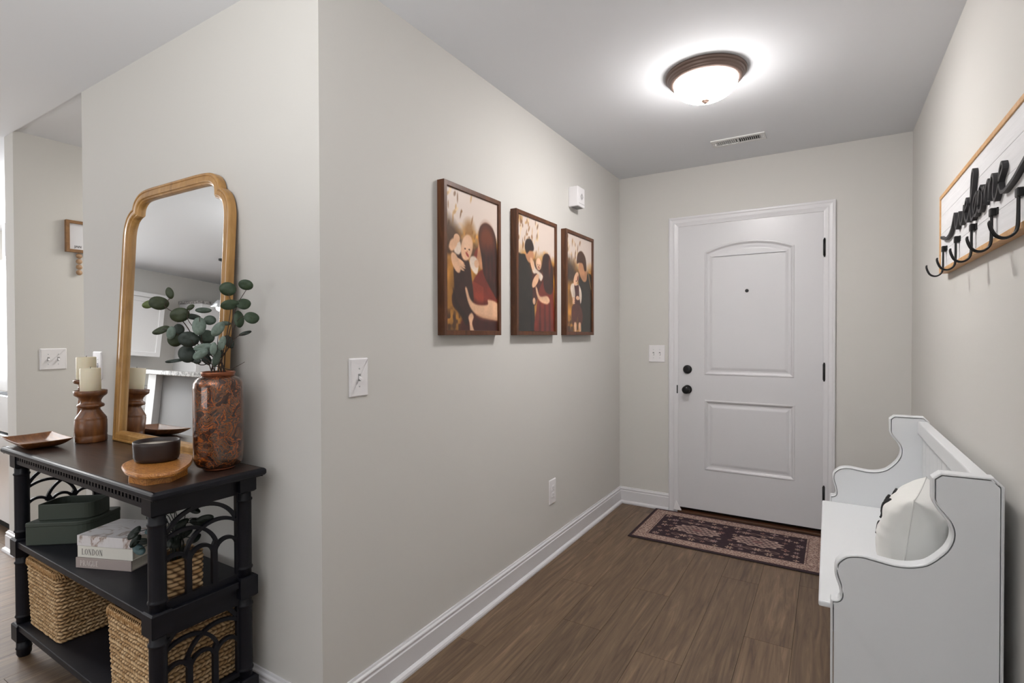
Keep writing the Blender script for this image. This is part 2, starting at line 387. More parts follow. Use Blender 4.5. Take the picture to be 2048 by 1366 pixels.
for P in pans:
    mb = MB(); prof = [(0, 0), (.004, -.0035), (.009, -.004), (.014, -.001), (.018, .005), (.024, .0085), (.034, .0085), (.050, .0035), (.054, .003)]
    rings(mb, [(offset(P, d), e) for d, e in prof], conv=lambda u, v, e: (u, SY + e, v))
    dpt(mb.build('panel', M['door'], fix=False))
# casing, jamb, threshold
CP = [(0, 0), (0, .016), (.004, .018), (.012, .018), (.018, .0145), (.024, .0135), (.034, .0125), (.040, .0145), (.046, .0125), (.058, .009), (.064, .008), (.066, .006), (.066, 0)]
def casing():
    mb = MB(); pth = [(cL, 0), (cL, 2.107), (cR, 2.107), (cR, 0)]; n = len(CP); vs = []
    for k, (x, z) in enumerate(pth):
        sx = 1 if k < 2 else -1
        for d, h in CP: vs.append((x + sx * d, YB - h, z - (d if k in (1, 2) else 0)))
    mb.add(vs, [(k * n + i, k * n + i + 1, (k + 1) * n + i + 1, (k + 1) * n + i) for k in range(3) for i in range(n - 1)] + [tuple(range(n)), tuple(range(3 * n, 4 * n))])
    return mb
dpt(casing().build('casing', M['trim']))
dpt(MB().box(dx0, SX0 - .0035, YB - .006, YB + .13, 0, dzt).box(SX1 + .0035, dx1, YB - .006, YB + .13, 0, dzt).box(SX0 - .0035, SX1 + .0035, YB - .006, YB + .13, SZ1 + .0035, dzt).build('jamb', M['trim']))
M['threshold'] = wood('brown_threshold', [(.3, (60, 38, 24)), (.7, (92, 60, 38))], (1, 12, 12), .4, 4)
dpt(MB().box(SX0, SX1, YB - .03, YB + .13, 0, .018, .003).build('threshold', M['threshold'], label='dark brown wooden threshold'))
dpt(MB().box(SX0, SX1, YB + .046, YB + .05, 0, SZ1).build('gap_sheet', M['slot'], label='black sheet behind the door for the dark gap'))  # black sheet behind the slab keeps the gap below it dark
dpt(MB().add([(SX0 - .03, YB - .004, .02), (SX0 + .028, YB - .010, .012), (SX0 - .012, YB - .012, .085), (SX0 - .03, YB - .02, .02), (SX0 + .028, YB - .022, .012), (SX0 - .014, YB - .014, .08)], [(0, 1, 2), (3, 5, 4), (0, 3, 4, 1), (1, 4, 5, 2), (2, 5, 3, 0)]).build('corner_seal', M['plastic'], label='white corner seal pad at the foot of the jamb'))
def rotY(o, loc): o.data.transform(Matrix.Translation(loc) @ Matrix.Rotation(PI / 2, 4, 'X')); return o
kn = MB().lathe([(.0, 0), (.030, 0), (.031, .003), (.029, .009), (.014, .012), (.011, .03), (.013, .035), (.024, .040), (.028, .048), (.027, .056), (.018, .062), (.0, .063)], 28).build('knob', M['black'], label='black round door knob'); dpt(rotY(kn, (-.857, SY, .884)))
db = MB().lathe([(0, 0), (.030, 0), (.031, .004), (.027, .012), (.020, .014), (0, .014)], 28).box(-.004, .004, -.014, .014, .012, .028, .002).build('deadbolt', M['black'], label='black deadbolt turn above the knob'); dpt(rotY(db, (-.857, SY, 1.026)))
ph = MB().lathe([(0, 0), (.0115, 0), (.0115, .003), (.008, .004), (0, .0035)], 20).build('peephole', M['black'], label='black peephole'); dpt(rotY(ph, (-.4707, SY, 1.566)))
dpt(MB().box(SX0 - .011, SX0 - .002, YB - .010, YB - .002, .852, .912, .002).build('strike_plate', M['black'], label='black latch plate on the jamb'))
for z in (1.815, 1.035, .262):
    hb = MB().tube([(SX1 + .002, SY - .007, z - .052), (SX1 + .002, SY - .007, z + .052)], .0062, 10).box(SX1 - .006, SX1 + .010, SY - .003, SY + .002, z - .05, z + .05)
    for q in (-.055, .055): hb.tube([(SX1 + .002, SY - .007, z + q - .004), (SX1 + .002, SY - .007, z + q + .004)], .0045, 10)
    dpt(hb.build('hinge', M['black'], label='black door hinge'))

# ------------------------------------------------------------------ wall plates
M['greyslot'] = mat('grey_slot', (150, 149, 150), .6)
def toggle(mb_name, parent, x, z):
    t = MB().add([(x - .0035, -.004, z - .004), (x + .0035, -.004, z - .004), (x + .0035, -.004, z + .006), (x - .0035, -.004, z + .006),
                  (x - .003, -.018, z - .011), (x + .003, -.018, z - .011), (x + .003, -.018, z - .004), (x - .003, -.018, z - .004)],
                 [(0, 1, 2, 3), (4, 5, 6, 7), (0, 1, 5, 4), (1, 2, 6, 5), (2, 3, 7, 6), (3, 0, 4, 7)]).build('toggle', M['plastic'], parent)
    MB().box(x - .0055, x + .0055, -.0066, -.005, z - .012, z + .012).build('toggle_slot', M['greyslot'], parent, label='grey slot round the toggle')
    for q in (.030, -.030):
        s = MB().lathe([(0, 0), (.003, 0), (.0028, .001), (0, .0012)], 10).build('screw', M['steel'], parent); s.data.transform(Matrix.Translation((x, -.006, z + q)) @ Matrix.Rotation(PI / 2, 4, 'X'))
def plate(name, label, cat, loc, rz, wd, ht, xs, kind):
    e = empty(name, loc, label, cat, rz)
    mb = MB(); P = round_poly(rect(-wd / 2, wd / 2, -ht / 2, ht / 2), .004, 3)
    rings(mb, [(P, 0), (P, .002), (offset(P, .0035), .0058), (offset(P, .005), .006)], conv=lambda u, v, d: (u, -d, v))
    mb.build('cover_plate', M['plastic'], e)
    for x in xs:
        if kind == 'toggle': toggle('toggle', e, x, 0)
        else:
            for q in (.020, -.020):
                mb = MB(); P = round_poly(rect(x - .017, x + .017, q - .0145, q + .0145), .008, 4)
                rings(mb, [(P, .0055), (offset(P, .001), .0085)], conv=lambda u, v, d: (u, -d, v)); so = mb.build('socket', M['plastic'], e)
                MB().box(x - .0075, x - .0055, -.0092, -.008, q - .003, q + .005).box(x + .0055, x + .0075, -.0092, -.008, q - .002, q + .004).box(x - .002, x + .002, -.0092, -.008, q - .010, q - .006).build('slots', M['greyslot'], so)
    return e
plate('light_switch', 'white single toggle switch on the hall wall near the corner', 'light switch', (XL, 1.2335, 1.129), PI / 2, .082, .130, [0], 'toggle')
plate('light_switch', 'white double toggle switch beside the front door', 'light switch', (-1.077, YB, 1.134), 0, .118, .124, [-.023, .023], 'toggle')
plate('light_switch', 'white double toggle switch on the corridor wall under the birthday board', 'light switch', (-4.0247, 1.2525, 1.135), PI / 2, .128, .128, [-.024, .024], 'toggle')
plate('light_switch', 'white single toggle switch on the wall behind the pillar candles', 'light switch', (-2.940, YM, 1.134), 0, .088, .130, [.01], 'toggle')
plate('wall_outlet', 'white duplex outlet low on the hall wall', 'outlet', (XL, 2.675, .372), PI / 2, .080, .140, [0], 'outlet')

# ------------------------------------------------------------------ ceiling lamp
la = empty('ceiling_lamp', (-.48, 2.475, H), 'glowing flush dome ceiling lamp with bronze stepped ring', 'lamp')
MB().lathe([(.06, 0), (.170, 0), (.173, -.004), (.173, -.013), (.167, -.016), (.164, -.018), (.166, -.021), (.160, -.027), (.157, -.030), (.158, -.033), (.151, -.038), (.146, -.041), (.139, -.043), (.132, -.040), (.130, -.03), (.06, -.03)], 72).build('ring', M['bronze'], la, label='brown bronze stepped ring')
M['lampglass'] = mat('lit_frosted_glass', (255, 250, 244), .4, emit=((255, 251, 248), 58.0))
_nt = M['lampglass'].node_tree; _tc = _nt.nodes.new('ShaderNodeTexCoord'); _sx = _nt.nodes.new('ShaderNodeSeparateXYZ'); _mr = _nt.nodes.new('ShaderNodeMapRange')
_mr.inputs['From Min'].default_value = -.050; _mr.inputs['From Max'].default_value = -.100; _mr.inputs['To Min'].default_value = 16; _mr.inputs['To Max'].default_value = 84  # glow graded by height: rim dimmed to soften the halo on the ceiling
_nt.links.new(_tc.outputs['Object'], _sx.inputs[0]); _nt.links.new(_sx.outputs['Z'], _mr.inputs['Value']); _nt.links.new(_mr.outputs[0], _nt.nodes['Principled BSDF'].inputs['Emission Strength'])
MB().lathe([(.136, -.034), (.137, -.044), (.134, -.060), (.124, -.078), (.106, -.094), (.080, -.108), (.050, -.117), (.020, -.121), (0, -.122)], 72).build('glass_bowl', M['lampglass'], la, label='white glowing glass bowl')
MB().lathe([(0, -.119), (.016, -.119), (.019, -.122), (.017, -.127), (.011, -.130), (.010, -.133), (.006, -.136), (0, -.137)], 24).build('finial', M['bronze'], la, label='small bronze finial')

# ------------------------------------------------------------------ ceiling vent
M['ventwhite'] = mat('vent_white_metal', (214, 214, 214), .4)
ve = empty('ceiling_vent', (-.472, 3.415, H), 'white louvred ceiling vent near the front door', 'vent')
MB().box(-.15, .15, -.062, -.036, -.007, 0, .002).box(-.15, .15, .036, .062, -.007, 0, .002).box(-.15, -.122, -.036, .036, -.007, 0, .002).box(.122, .15, -.036, .036, -.007, 0, .002).box(-.006, .006, -.036, .036, -.007, 0).build('frame', M['ventwhite'], ve)
MB().box(-.122, .122, -.036, .036, -.0008, -.0002).build('duct_opening', M['slot'], ve, label='dark duct opening')
for i in range(22):
    x = -.117 + i * .01115
    if abs(x) < .006: continue
    a = -.75 if x < 0 else .75
    s = MB().box(-.0042, .0042, -.035, .035, -.0005, .0005).build('louvre', M['ventwhite'], ve)
    s.data.transform(Matrix.Translation((x, 0, -.0042)) @ Matrix.Rotation(a, 4, 'Y'))
for x in (-.136, .136):
    MB().lathe([(0, -.009), (.004, -.0085), (.0045, -.007), (0, -.007)], 12, x, 0).build('screw', M['ventwhite'], ve)
MB().box(-.128, -.124, -.012, .004, -.018, -.006).build('damper_lever', M['ventwhite'], ve)

# ------------------------------------------------------------------ door chime box
ch = empty('door_chime', (XL, 2.955, 2.115), 'white square door chime box high on the hall wall', 'door chime', PI / 2)
MB().box(-.052, .052, -.062, 0, -.06, .06, .004).build('housing', M['plastic'], ch)
mb = MB()
for a, b, c in ((0, .0, .020), (0, .0, .012)):
    P = [(a + c, b), (a, b + c), (a - c, b), (a, b - c)]; Q = [(x * .8, z * .8) for x, z in P]
    mb.add([(x + .006, -.0635, z + .004) for x, z in P] + [(x + .006, -.0635, z + .004) for x, z in Q], [(i, (i + 1) % 4, 4 + (i + 1) % 4, 4 + i) for i in range(4)])
mb.box(-.035, .045, -.0632, -.0618, -.041, -.0400).build('emblem', mat('grey_print', (150, 150, 150), .6), ch, label='grey diamond emblem on the front')
MB().box(-.04, .04, -.055, -.012, -.0612, -.0598).build('grille', mat('grey_grille', (140, 140, 140), .6), ch, label='grey grille underneath')

# ------------------------------------------------------------------ flat printed pictures (colour stored per vertex)
class Canvas:
    def __init__(s, nu, nv, asp):
        s.nu, s.nv, s.asp = nu, nv, asp
        s.U, s.V = np.meshgrid(np.linspace(0, 1, nu), np.linspace(0, 1, nv)); s.A = np.zeros((nv, nu, 3))
    def fill(s, c): s.A[:] = np.array(c) / 255.
    def blend(s, m, c):
        m = np.clip(m, 0, 1)[..., None]; c = np.array(c) / 255. if not isinstance(c, np.ndarray) or c.ndim == 1 else c
        s.A = s.A * (1 - m) + c * m
    def ell(s, cx, cy, rx, ry, c, ang=0, soft=.08, a=1.0):
        t = math.radians(ang); du = (s.U - cx); dv = (s.V - cy) / s.asp * 1.0
        du2 = du * math.cos(t) + dv * math.sin(t); dv2 = -du * math.sin(t) + dv * math.cos(t)
        d = np.sqrt((du2 / rx) ** 2 + (dv2 / (ry / s.asp)) ** 2); s.blend(a * np.clip((1 + soft - d) / (2 * soft), 0, 1), c)
    def poly(s, P, c, soft=.008, a=1.0):
        P = np.array(P, float); x, y = s.U, s.V; ins = np.zeros(x.shape, bool); dm = np.full(x.shape, 9.)
        for i in range(len(P)):
            x1, y1 = P[i - 1]; x2, y2 = P[i]
            cond = ((y1 > y) != (y2 > y)) & (x < (x2 - x1) * (y - y1) / (y2 - y1 + 1e-12) + x1); ins ^= cond
            dx, dy = x2 - x1, y2 - y1; t = np.clip(((x - x1) * dx + (y - y1) * dy) / (dx * dx + dy * dy + 1e-12), 0, 1)
            dm = np.minimum(dm, np.hypot(x - x1 - t * dx, y - y1 - t * dy))
        sd = np.where(ins, dm, -dm); s.blend(a * np.clip(.5 + sd / (2 * soft), 0, 1), c)
    def sm(s, pts, c, soft=.008, a=1.0): s.poly(catmull(pts, 5, True), c, soft, a)
SKIN, SKIN2, HAIR, RUST, DARK, WHT = (226, 178, 142), (196, 138, 98), (52, 26, 18), (118, 40, 24), (38, 33, 26), (228, 208, 190)
def backdrop(c, seed, tree):
    v = c.V[..., None]; n1 = smooth_noise((c.nv, c.nu), 22, seed)[..., None]; n2 = smooth_noise((c.nv, c.nu), 7, seed + 1)[..., None]
    sky = np.array([224, 207, 196]) / 255.; gold = np.array([186, 132, 62]) / 255.; brown = np.array([84, 54, 30]) / 255.; grass = np.array([178, 122, 48]) / 255.
    hz = .70 + .10 * (n1 - .5) + .05 * (n2 - .5)
    A = np.where(v > hz, sky, gold * (.7 + .5 * n2)); m = np.clip((v - hz) / .05 * .5 + .5, 0, 1); A = sky * m + gold * (.75 + .5 * n2) * (1 - m)
    m = np.clip((.66 - v) / .06, 0, 1) * np.clip((v - .50) / .05, 0, 1); A = A * (1 - m) + brown * (.8 + .5 * n2) * m
    m = np.clip((.54 - v) / .06, 0, 1); A = A * (1 - m) + grass * (.72 + .5 * n1) * m
    m = np.clip((.18 - v) / .08, 0, 1) * np.clip((n2 - .35) * 4, 0, 1); A = A * (1 - m) + brown * m
    c.A = np.clip(A, 0, 1)
    r = random.Random(seed)
    for i in range(tree):
        x, y = r.random() ** 1.6 * .55, .66 + r.random() * .32; c.ell(x, y, .012 + r.random() * .018, .010 + r.random() * .012, r.choice([(150, 104, 60), (196, 150, 90), (236, 206, 160), (120, 80, 44)]), r.random() * 90, .4, .8)
def baby_face(c, x, y, rx, ry, tilt=0):
    c.ell(x, y, rx, ry, SKIN, tilt); c.ell(x - rx * .1, y + ry * .35, rx * .7, ry * .5, (240, 200, 170), 0, .5, .6)
    for q in (-.3, .38): c.ell(x + rx * q, y - ry * .12, rx * .13, ry * .06, (70, 40, 30), 0, .3)
    c.ell(x + rx * .05, y - ry * .30, rx * .12, ry * .07, SKIN2, 0, .4); c.ell(x + rx * .05, y - ry * .55, rx * .28, ry * .13, (150, 60, 50), -15, .3)
def pic1(c):
    backdrop(c, 11, 26); c.ell(.12, .66, .22, .10, (74, 50, 32), -15, .5, .9); c.ell(.42, .74, .10, .07, (150, 100, 44), 0, .5, .8)
    c.ell(.57, .57, .07, .045, (132, 52, 32), 20)                                                     # bow
    c.poly([(.6, .66), (.56, .52), (.66, .46), (.72, .5), (.72, .7)], SKIN2)
    c.sm([(.47, .12), (.45, .30), (.55, .41), (.72, .47), (1.02, .44), (1.02, -.02), (.30, -.02), (.31, .10)], RUST)
    for i in range(16):
        t = i / 15; c.poly([(.47 + .02 * t, .37 - .16 * t), (.70, .33 - .16 * t), (.70, .322 - .16 * t), (.47 + .02 * t, .362 - .16 * t)], (170, 72, 46), .004, .55)
    c.sm([(.30, .10), (.50, .22), (.62, .20), (1.02, .20), (1.02, -.02), (.30, -.02)], (52, 20, 16), .03, .8)
    c.sm([(.60, .70), (.64, .79), (.76, .83), (.90, .80), (.98, .70), (1.0, .50), (1.0, .26), (.90, .30), (.80, .36), (.70, .44), (.66, .56)], HAIR)
    c.sm([(.62, .68), (.66, .78), (.76, .815), (.88, .78), (.93, .68), (.84, .62), (.72, .62)], (122, 58, 28), .05, .85)
    for x in (.74, .82, .9): c.poly([(x, .66), (x + .03, .66), (x + .05, .40), (x + .01, .38)], (86, 34, 24), .02, .6)
    c.sm([(.13, .47), (.14, .30), (.10, .24), (.12, .17), (.24, .12), (.36, .10), (.48, .12), (.50, .24), (.46, .40), (.42, .50), (.30, .56), (.2, .55)], (54, 30, 22))
    c.sm([(.12, .30), (.20, .20), (.34, .12), (.40, .08), (.36, .04), (.26, .10), (.15, .19)], (44, 26, 18))
    c.sm([(.44, .47), (.56, .42), (.60, .50), (.54, .55), (.44, .54)], WHT); c.sm([(.14, .56), (.16, .62), (.24, .64), (.27, .58), (.22, .54)], WHT); c.sm([(.05, .58), (.08, .63), (.16, .655), (.20, .62), (.15, .575), (.10, .555)], SKIN)
    c.ell(.19, .655, .055, .032, SKIN); c.ell(.56, .50, .045, .03, SKIN)
    for i in range(4): c.ell(.28 - .02 * abs(i - 1.5), .50 - i * .017, .075, .010, SKIN, -8, .2)
    c.ell(.17, .48, .09, .055, SKIN, -20)
    baby_face(c, .375, .605, .115, .092, 12)
    c.sm([(.34, .30), (.37, .31), (.44, .23), (.56, .195), (.78, .20), (.80, .24), (1.02, .21), (1.02, .09), (.88, .085), (.66, .10), (.50, .135), (.40, .20)], SKIN)
    c.sm([(.55, .12), (.80, .10), (1.02, .095), (1.02, .085), (.70, .085)], SKIN2, .02, .6)
    c.sm([(.40, .10), (.46, .13), (.50, .10), (.47, .05), (.52, -.02), (.44, -.02), (.42, .05)], SKIN)
def pic2(c):
    backdrop(c, 23, 60)
    c.sm([(-.02, .62), (.10, .665), (.22, .66), (.32, .56), (.46, .44), (.42, .36), (.44, .0), (.36, -.02), (.04, -.02), (-.02, .2)], DARK); c.poly([(.30, .30), (.34, .30), (.40, -.02), (.34, -.02)], (24, 20, 18), .02)
    c.sm([(.20, .66), (.22, .72), (.36, .73), (.41, .67), (.36, .62), (.27, .61)], SKIN2); c.sm([(.18, .74), (.22, .80), (.34, .815), (.41, .76), (.40, .72), (.30, .71), (.24, .68), (.2, .70)], (40, 24, 16))
    c.sm([(.52, .48), (.58, .54), (.72, .52), (.94, .50), (.98, .30), (.98, -.02), (.44, -.02), (.50, .25)], RUST)
    for x in (.56, .70, .84): c.poly([(x, .26), (x + .03, .26), (x + .05, -.02), (x - .01, -.02)], (72, 22, 18), .02, .8)
    c.sm([(.65, .66), (.72, .72), (.84, .72), (.92, .64), (.97, .50), (.92, .36), (.72, .38), (.66, .52)], HAIR); c.ell(.86, .62, .03, .09, (150, 74, 40), -10, .5, .6)
    c.sm([(.36, .46), (.40, .56), (.48, .58), (.62, .55), (.66, .48), (.56, .38), (.46, .24), (.38, .26), (.38, .36)], (74, 34, 26)); c.sm([(.34, .60), (.40, .63), (.46, .57), (.62, .53), (.66, .50), (.60, .46), (.5, .52), (.4, .52)], WHT)
    c.ell(.37, .60, .06, .04, SKIN, -30); baby_face(c, .545, .612, .075, .055); c.ell(.46, .455, .10, .045, SKIN, 20)
    c.sm([(.46, .40), (.50, .39), (.58, .32), (.78, .33), (.86, .29), (.78, .255), (.60, .27), (.50, .32)], SKIN); c.ell(.42, .27, .035, .03, SKIN)
def pic3(c):
    backdrop(c, 37, 55); c.ell(.10, .62, .25, .12, (60, 44, 32), 0, .5, .9)
    c.sm([(.46, .50), (.52, .58), (.70, .60), (.92, .64), (1.02, .54), (1.02, -.02), (.60, -.02), (.52, .20)], DARK); c.poly([(.84, .64), (.88, .64), (1.0, .48), (.97, .46)], (200, 150, 96), .01, .6)
    c.sm([(.46, .66), (.50, .74), (.70, .72), (.80, .66), (.78, .56), (.66, .54), (.54, .58)], SKIN2); c.sm([(.38, .72), (.42, .82), (.58, .86), (.74, .80), (.78, .68), (.70, .66), (.62, .73), (.48, .73)], (74, 42, 24))
    c.sm([(.14, .45), (.22, .50), (.48, .49), (.58, .40), (.54, .30), (.40, .30), (.24, .33), (.18, .38)], WHT); c.sm([(.28, .50), (.34, .48), (.46, .49), (.48, .38), (.52, .26), (.26, .27), (.32, .38)], (74, 34, 30))
    c.sm([(.20, .26), (.34, .29), (.52, .27), (.62, .18), (.58, .08), (.46, .07), (.42, .16), (.36, .09), (.24, .08), (.18, .16)], (92, 46, 36))
    for x in (.32, .50): c.sm([(x - .04, .09), (x + .04, .09), (x + .05, .01), (x - .02, .0)], SKIN)
    for i in range(4): c.ell(.26, .35 - i * .018, .05, .009, SKIN, 0, .2)
    c.ell(.42, .355, .07, .022, SKIN); c.ell(.36, .555, .105, .062, SKIN, 15); c.ell(.42, .56, .03, .022, (120, 50, 40), 30, .3); c.ell(.36, .53, .015, .007, (60, 36, 28), 0, .3)
M['print'] = vcol_mat('photo_print', .38, coat=.25)
for (y0, y1, painter, lab) in ((1.654, 2.081, pic1, 'nearest brown framed photo: smiling baby held by a long-haired woman'), (2.224, 2.676, pic2, 'middle brown framed photo: couple standing with a baby between them'), (2.797, 3.218, pic3, 'farthest brown framed photo: dark-haired man bending over a baby')):
    z0, z1 = 1.271, 1.902; wd, ht = y1 - y0, z1 - z0
    e = empty('framed_photo', (XL, (y0 + y1) / 2, (z0 + z1) / 2), lab, 'picture frame', PI / 2, 'framed family photos on the hall wall')
    fr = MB(); O = rect(-wd / 2, wd / 2, -ht / 2, ht / 2)
    rings(fr, [(O, 0), (O, .034), (offset(O, .0015), .0355), (offset(O, .019), .0355), (offset(O, .020), .034), (offset(O, .021), .024), (offset(O, .022), .0)], False, conv=lambda u, v, d: (u, -d, v))
    fr.build('frame', M['framewood'], e, fix=True)
    cv = Canvas(150, 220, (ht - .042) / (wd - .042)); painter(cv); nz_ = (smooth_noise((220, 150), 14, 2) - .5) * .22 + (smooth_noise((220, 150), 3.2, 6) - .5) * .05; cv.A *= (.96 + nz_ * np.clip((.72 - cv.V) * 8, 0, 1))[..., None]
    hw, hh = wd / 2 - .0212, ht / 2 - .0212
    me = grid_mesh('print', 150, 220, lambda u, v: (-hw + 2 * hw * u, np.full_like(u, -.027), -hh + 2 * hh * v), srgb2lin(cv.A))
    link('photo', me, M['print'], e, label='glossy family portrait print')
    MB().box(-hw, hw, -.0262, -.002, -hh, hh).build('backing', M['slot'], e, label='dark backing board')

# ------------------------------------------------------------------ welcome hook sign on the right wall
sg = empty('welcome_sign', (XR, 2.03, 1.672), 'white board with black script word welcome and pale wood frame, fixed to the right wall', 'sign', -PI / 2)
# local x runs toward the camera (world -Y), local -y is into the room
M['signwhite'] = wood('whitewashed_board', [(.2, (214, 214, 216)), (.5, (226, 226, 228)), (.8, (234, 234, 236))], (1, 8, 14), .6, 4, bump=.1)
SL = .70
for k, (a, b) in enumerate(((-.142, -.072), (-.0712, .0005), (.0013, .072), (.0728, .142))):
    MB().box(-SL + .008, SL - .008, -.026, -.002, a, b, .0008).build('board_plank', M['signwhite'], sg)
O = rect(-SL, SL, -.156, .156)
fr = MB(); rings(fr, [(O, 0), (O, .029), (offset(O, .001), .030), (offset(O, .0145), .030), (offset(O, .0155), .029), (offset(O, .0155), .0)], False, conv=lambda u, v, d: (u, -d, v)); fr.build('frame', M['pine'], sg)
W = [(2.605, 1.652), (2.56, 1.637), (2.50, 1.628), (2.44, 1.632), (2.39, 1.655), (2.352, 1.690), (2.342, 1.702), (2.338, 1.672), (2.325, 1.642), (2.305, 1.636), (2.282, 1.660), (2.268, 1.695), (2.262, 1.668), (2.248, 1.642), (2.228, 1.636), (2.208, 1.655), (2.195, 1.690), (2.186, 1.670),
     (2.165, 1.676), (2.145, 1.700), (2.156, 1.716), (2.178, 1.700), (2.184, 1.662), (2.165, 1.633), (2.140, 1.630), (2.115, 1.655), (2.085, 1.715), (2.062, 1.775), (2.070, 1.792), (2.088, 1.775), (2.099, 1.710), (2.100, 1.652), (2.085, 1.622), (2.060, 1.626), (2.040, 1.650), (2.018, 1.690), (2.030, 1.704), (2.052, 1.694), (2.066, 1.660), (2.052, 1.630), (2.028, 1.626), (2.004, 1.650),
     (1.985, 1.700), (1.972, 1.712), (1.994, 1.702), (2.008, 1.668), (1.998, 1.632), (1.972, 1.630), (1.956, 1.660), (1.962, 1.698), (1.978, 1.708), (1.955, 1.694), (1.932, 1.700), (1.926, 1.670), (1.928, 1.636), (1.918, 1.672), (1.896, 1.706), (1.882, 1.690), (1.884, 1.636), (1.872, 1.676), (1.848, 1.712), (1.832, 1.696), (1.838, 1.648), (1.822, 1.624), (1.800, 1.636),
     (1.775, 1.672), (1.748, 1.704), (1.756, 1.720), (1.776, 1.704), (1.782, 1.664), (1.766, 1.634), (1.738, 1.628), (1.700, 1.632), (1.650, 1.644), (1.590, 1.662), (1.52, 1.678), (1.45, 1.672)]
pth = [(1.99 - y, z - 1.672) for y, z in catmull([(y, z - (.012 if z > 1.69 else 0) - (.006 if z > 1.76 else 0) + (.003 if z < 1.64 else 0)) for y, z in W], 6)]
mb = MB(); vs = []; n = len(pth); hwid = .0045
for i, (u, v) in enumerate(pth):
    a = Vector(pth[max(i - 1, 0)]); b = Vector(pth[min(i + 1, n - 1)]); t = (b - a).normalized(); nn = Vector((-t.y, t.x)); p = Vector((u, v))
    for q, d in ((p + nn * hwid, -.0262), (p - nn * hwid, -.0262), (p - nn * hwid, -.0385), (p + nn * hwid, -.0385)): vs.append((q.x, d, q.y))
mb.add(vs, [(4 * i + j, 4 * i + (j + 1) % 4, 4 * i + 4 + (j + 1) % 4, 4 * i + 4 + j) for i in range(n - 1) for j in range(4)] + [(0, 1, 2, 3), (4 * n - 4, 4 * n - 3, 4 * n - 2, 4 * n - 1)])
M['letter'] = mat('charcoal_letters', (50, 49, 51), .6)
mb.build('lettering', M['letter'], sg, label='charcoal script lettering reading welcome')
def hook(x):
    h = MB()
    z0 = -.072
    h.box(x - .010, x + .010, -.041, -.026, z0 - .011, z0 + .011, .0025).box(x + .008, x + .022, -.030, -.026, z0 - .009, z0 + .010, .001).box(x - .028, x - .008, -.030, -.026, z0 - .010, z0 + .010, .001)
    o = h.build('hook', M['black'], sg, label='black double wire coat hook')
    wm = MB()
    for s in (-.006, .006):
        pts = [(x + s * .5, -.036, z0), (x + s * .8, -.036, z0 - .045), (x + s, -.037, z0 - .078), (x + s, -.042, z0 - .094), (x + s, -.053, z0 - .103), (x + s, -.066, z0 - .103), (x + s, -.077, z0 - .095), (x + s, -.084, z0 - .080), (x + s * .7, -.087, z0 - .068), (x + s * .3, -.087, z0 - .063), (x, -.086, z0 - .062)]
        wm.tube(catmull(pts, 5), .0028, 8)
    wm.build('wire', M['black'], o)
for y in (2.60, 2.365, 2.13, 1.895, 1.66): hook(2.03 - y)

# ------------------------------------------------------------------ bench
BX, BZ = [(.3828, .8796), (.3623, .9032), (.2553, .9010), (.2377, .8844), (.2373, .8268)], None
prof = [(.2373, .8268), (.2420, .812), (.2524, .7955), (.2684, .7735), (.2770, .752), (.2778, .733), (.2732, .7132), (.262, .6915), (.2400, .665), (.2200, .6485), (.1892, .6375), (.1545, .6345), (.1087, .6400), (.085, .6425), (.0639, .6400), (.0440, .6330), (.0260, .6165), (.0180, .6015), (.0166, .5751), (.0264, .5416), (.0297, .5180), (.0280, .5070), (.0215, .5000), (.0080, .4985)]
prof = catmull(prof, 4)
end_poly = [(.3828, .004), (.3828, .8796), (.3623, .9015), (.2553, .9005), (.2373, .8844)] + prof + [(.0063, .4920), (.0063, .004)]
bench = empty('bench', (.2, 2.35, 0), 'white pew style bench with scrolled ends against the right wall', 'bench')
def bpart(mb, name, m=None, **k):
    o = mb.build(name, m or M['bench'], **k); o.parent = bench; o.matrix_parent_inverse = Matrix.Translation(-bench.location); return o
ccw = end_poly if area2(end_poly) > 0 else end_poly[::-1]
M['benchgap'] = mat('grey_groove_shadow', (150, 149, 148), .7)
for ya, yb in ((1.7705, 1.8105), (2.9235, 2.9635)):
    mb = MB(); q = offset(ccw, .0055); q2 = offset(ccw, .0066); q3 = offset(ccw, .0088)
    rings(mb, [(q2, ya + .008), (q2, ya + .0028), (q, ya + .0016), (q, ya + .0005), (offset(ccw, .0045), ya - .001), (offset(ccw, .0015), ya), (ccw, ya + .003), (ccw, yb - .003), (offset(ccw, .0015), yb), (offset(ccw, .0045), yb + .001), (q, yb - .0005), (q, yb - .0016), (q2, yb - .0028), (q2, yb - .008)], False, conv=lambda u, v, d: (u, d, v))
    o = bpart(mb, 'end_moulding', label='raised rounded edge trim of the bench end')
    bpart(MB().prism([(x, z) for x, z in q3], 0, 1), 'end_panel'); o2 = bench.children[-1]
    me = o2.data
    for v in me.vertices: x, z, t = v.co; v.co = (x, ya + .0012 + t * (yb - ya - .0024), z)
    me.update()
bpart(MB().box(-.0245, .348, 1.8110, 2.9230, .452, .470, .005), 'seat')
bpart(MB().box(.012, .028, 1.8110, 2.9230, .385, .4515, .003), 'seat_rail')
bpart(MB().box(.030, .048, 1.8110, 2.9230, .03, .4475), 'front_panel')
bpart(MB().box(.340, .377, 1.8110, 2.9230, .825, .881, .004), 'top_rail')
bpart(MB().box(.350, .372, 1.8110, 2.9230, .472, .53, .002), 'lower_rail')
nb = 12; pwid = (2.9230 - 1.8110) / nb
for i in range(nb):
    a = 1.8110 + i * pwid
    mb = MB().box(.357, .367, a + .0014, a + pwid - .0014, .53, .8245, .0014)
    bpart(mb, 'back_slat')
bpart(MB().box(.3672, .370, 1.812, 2.922, .53, .8245), 'back_board')

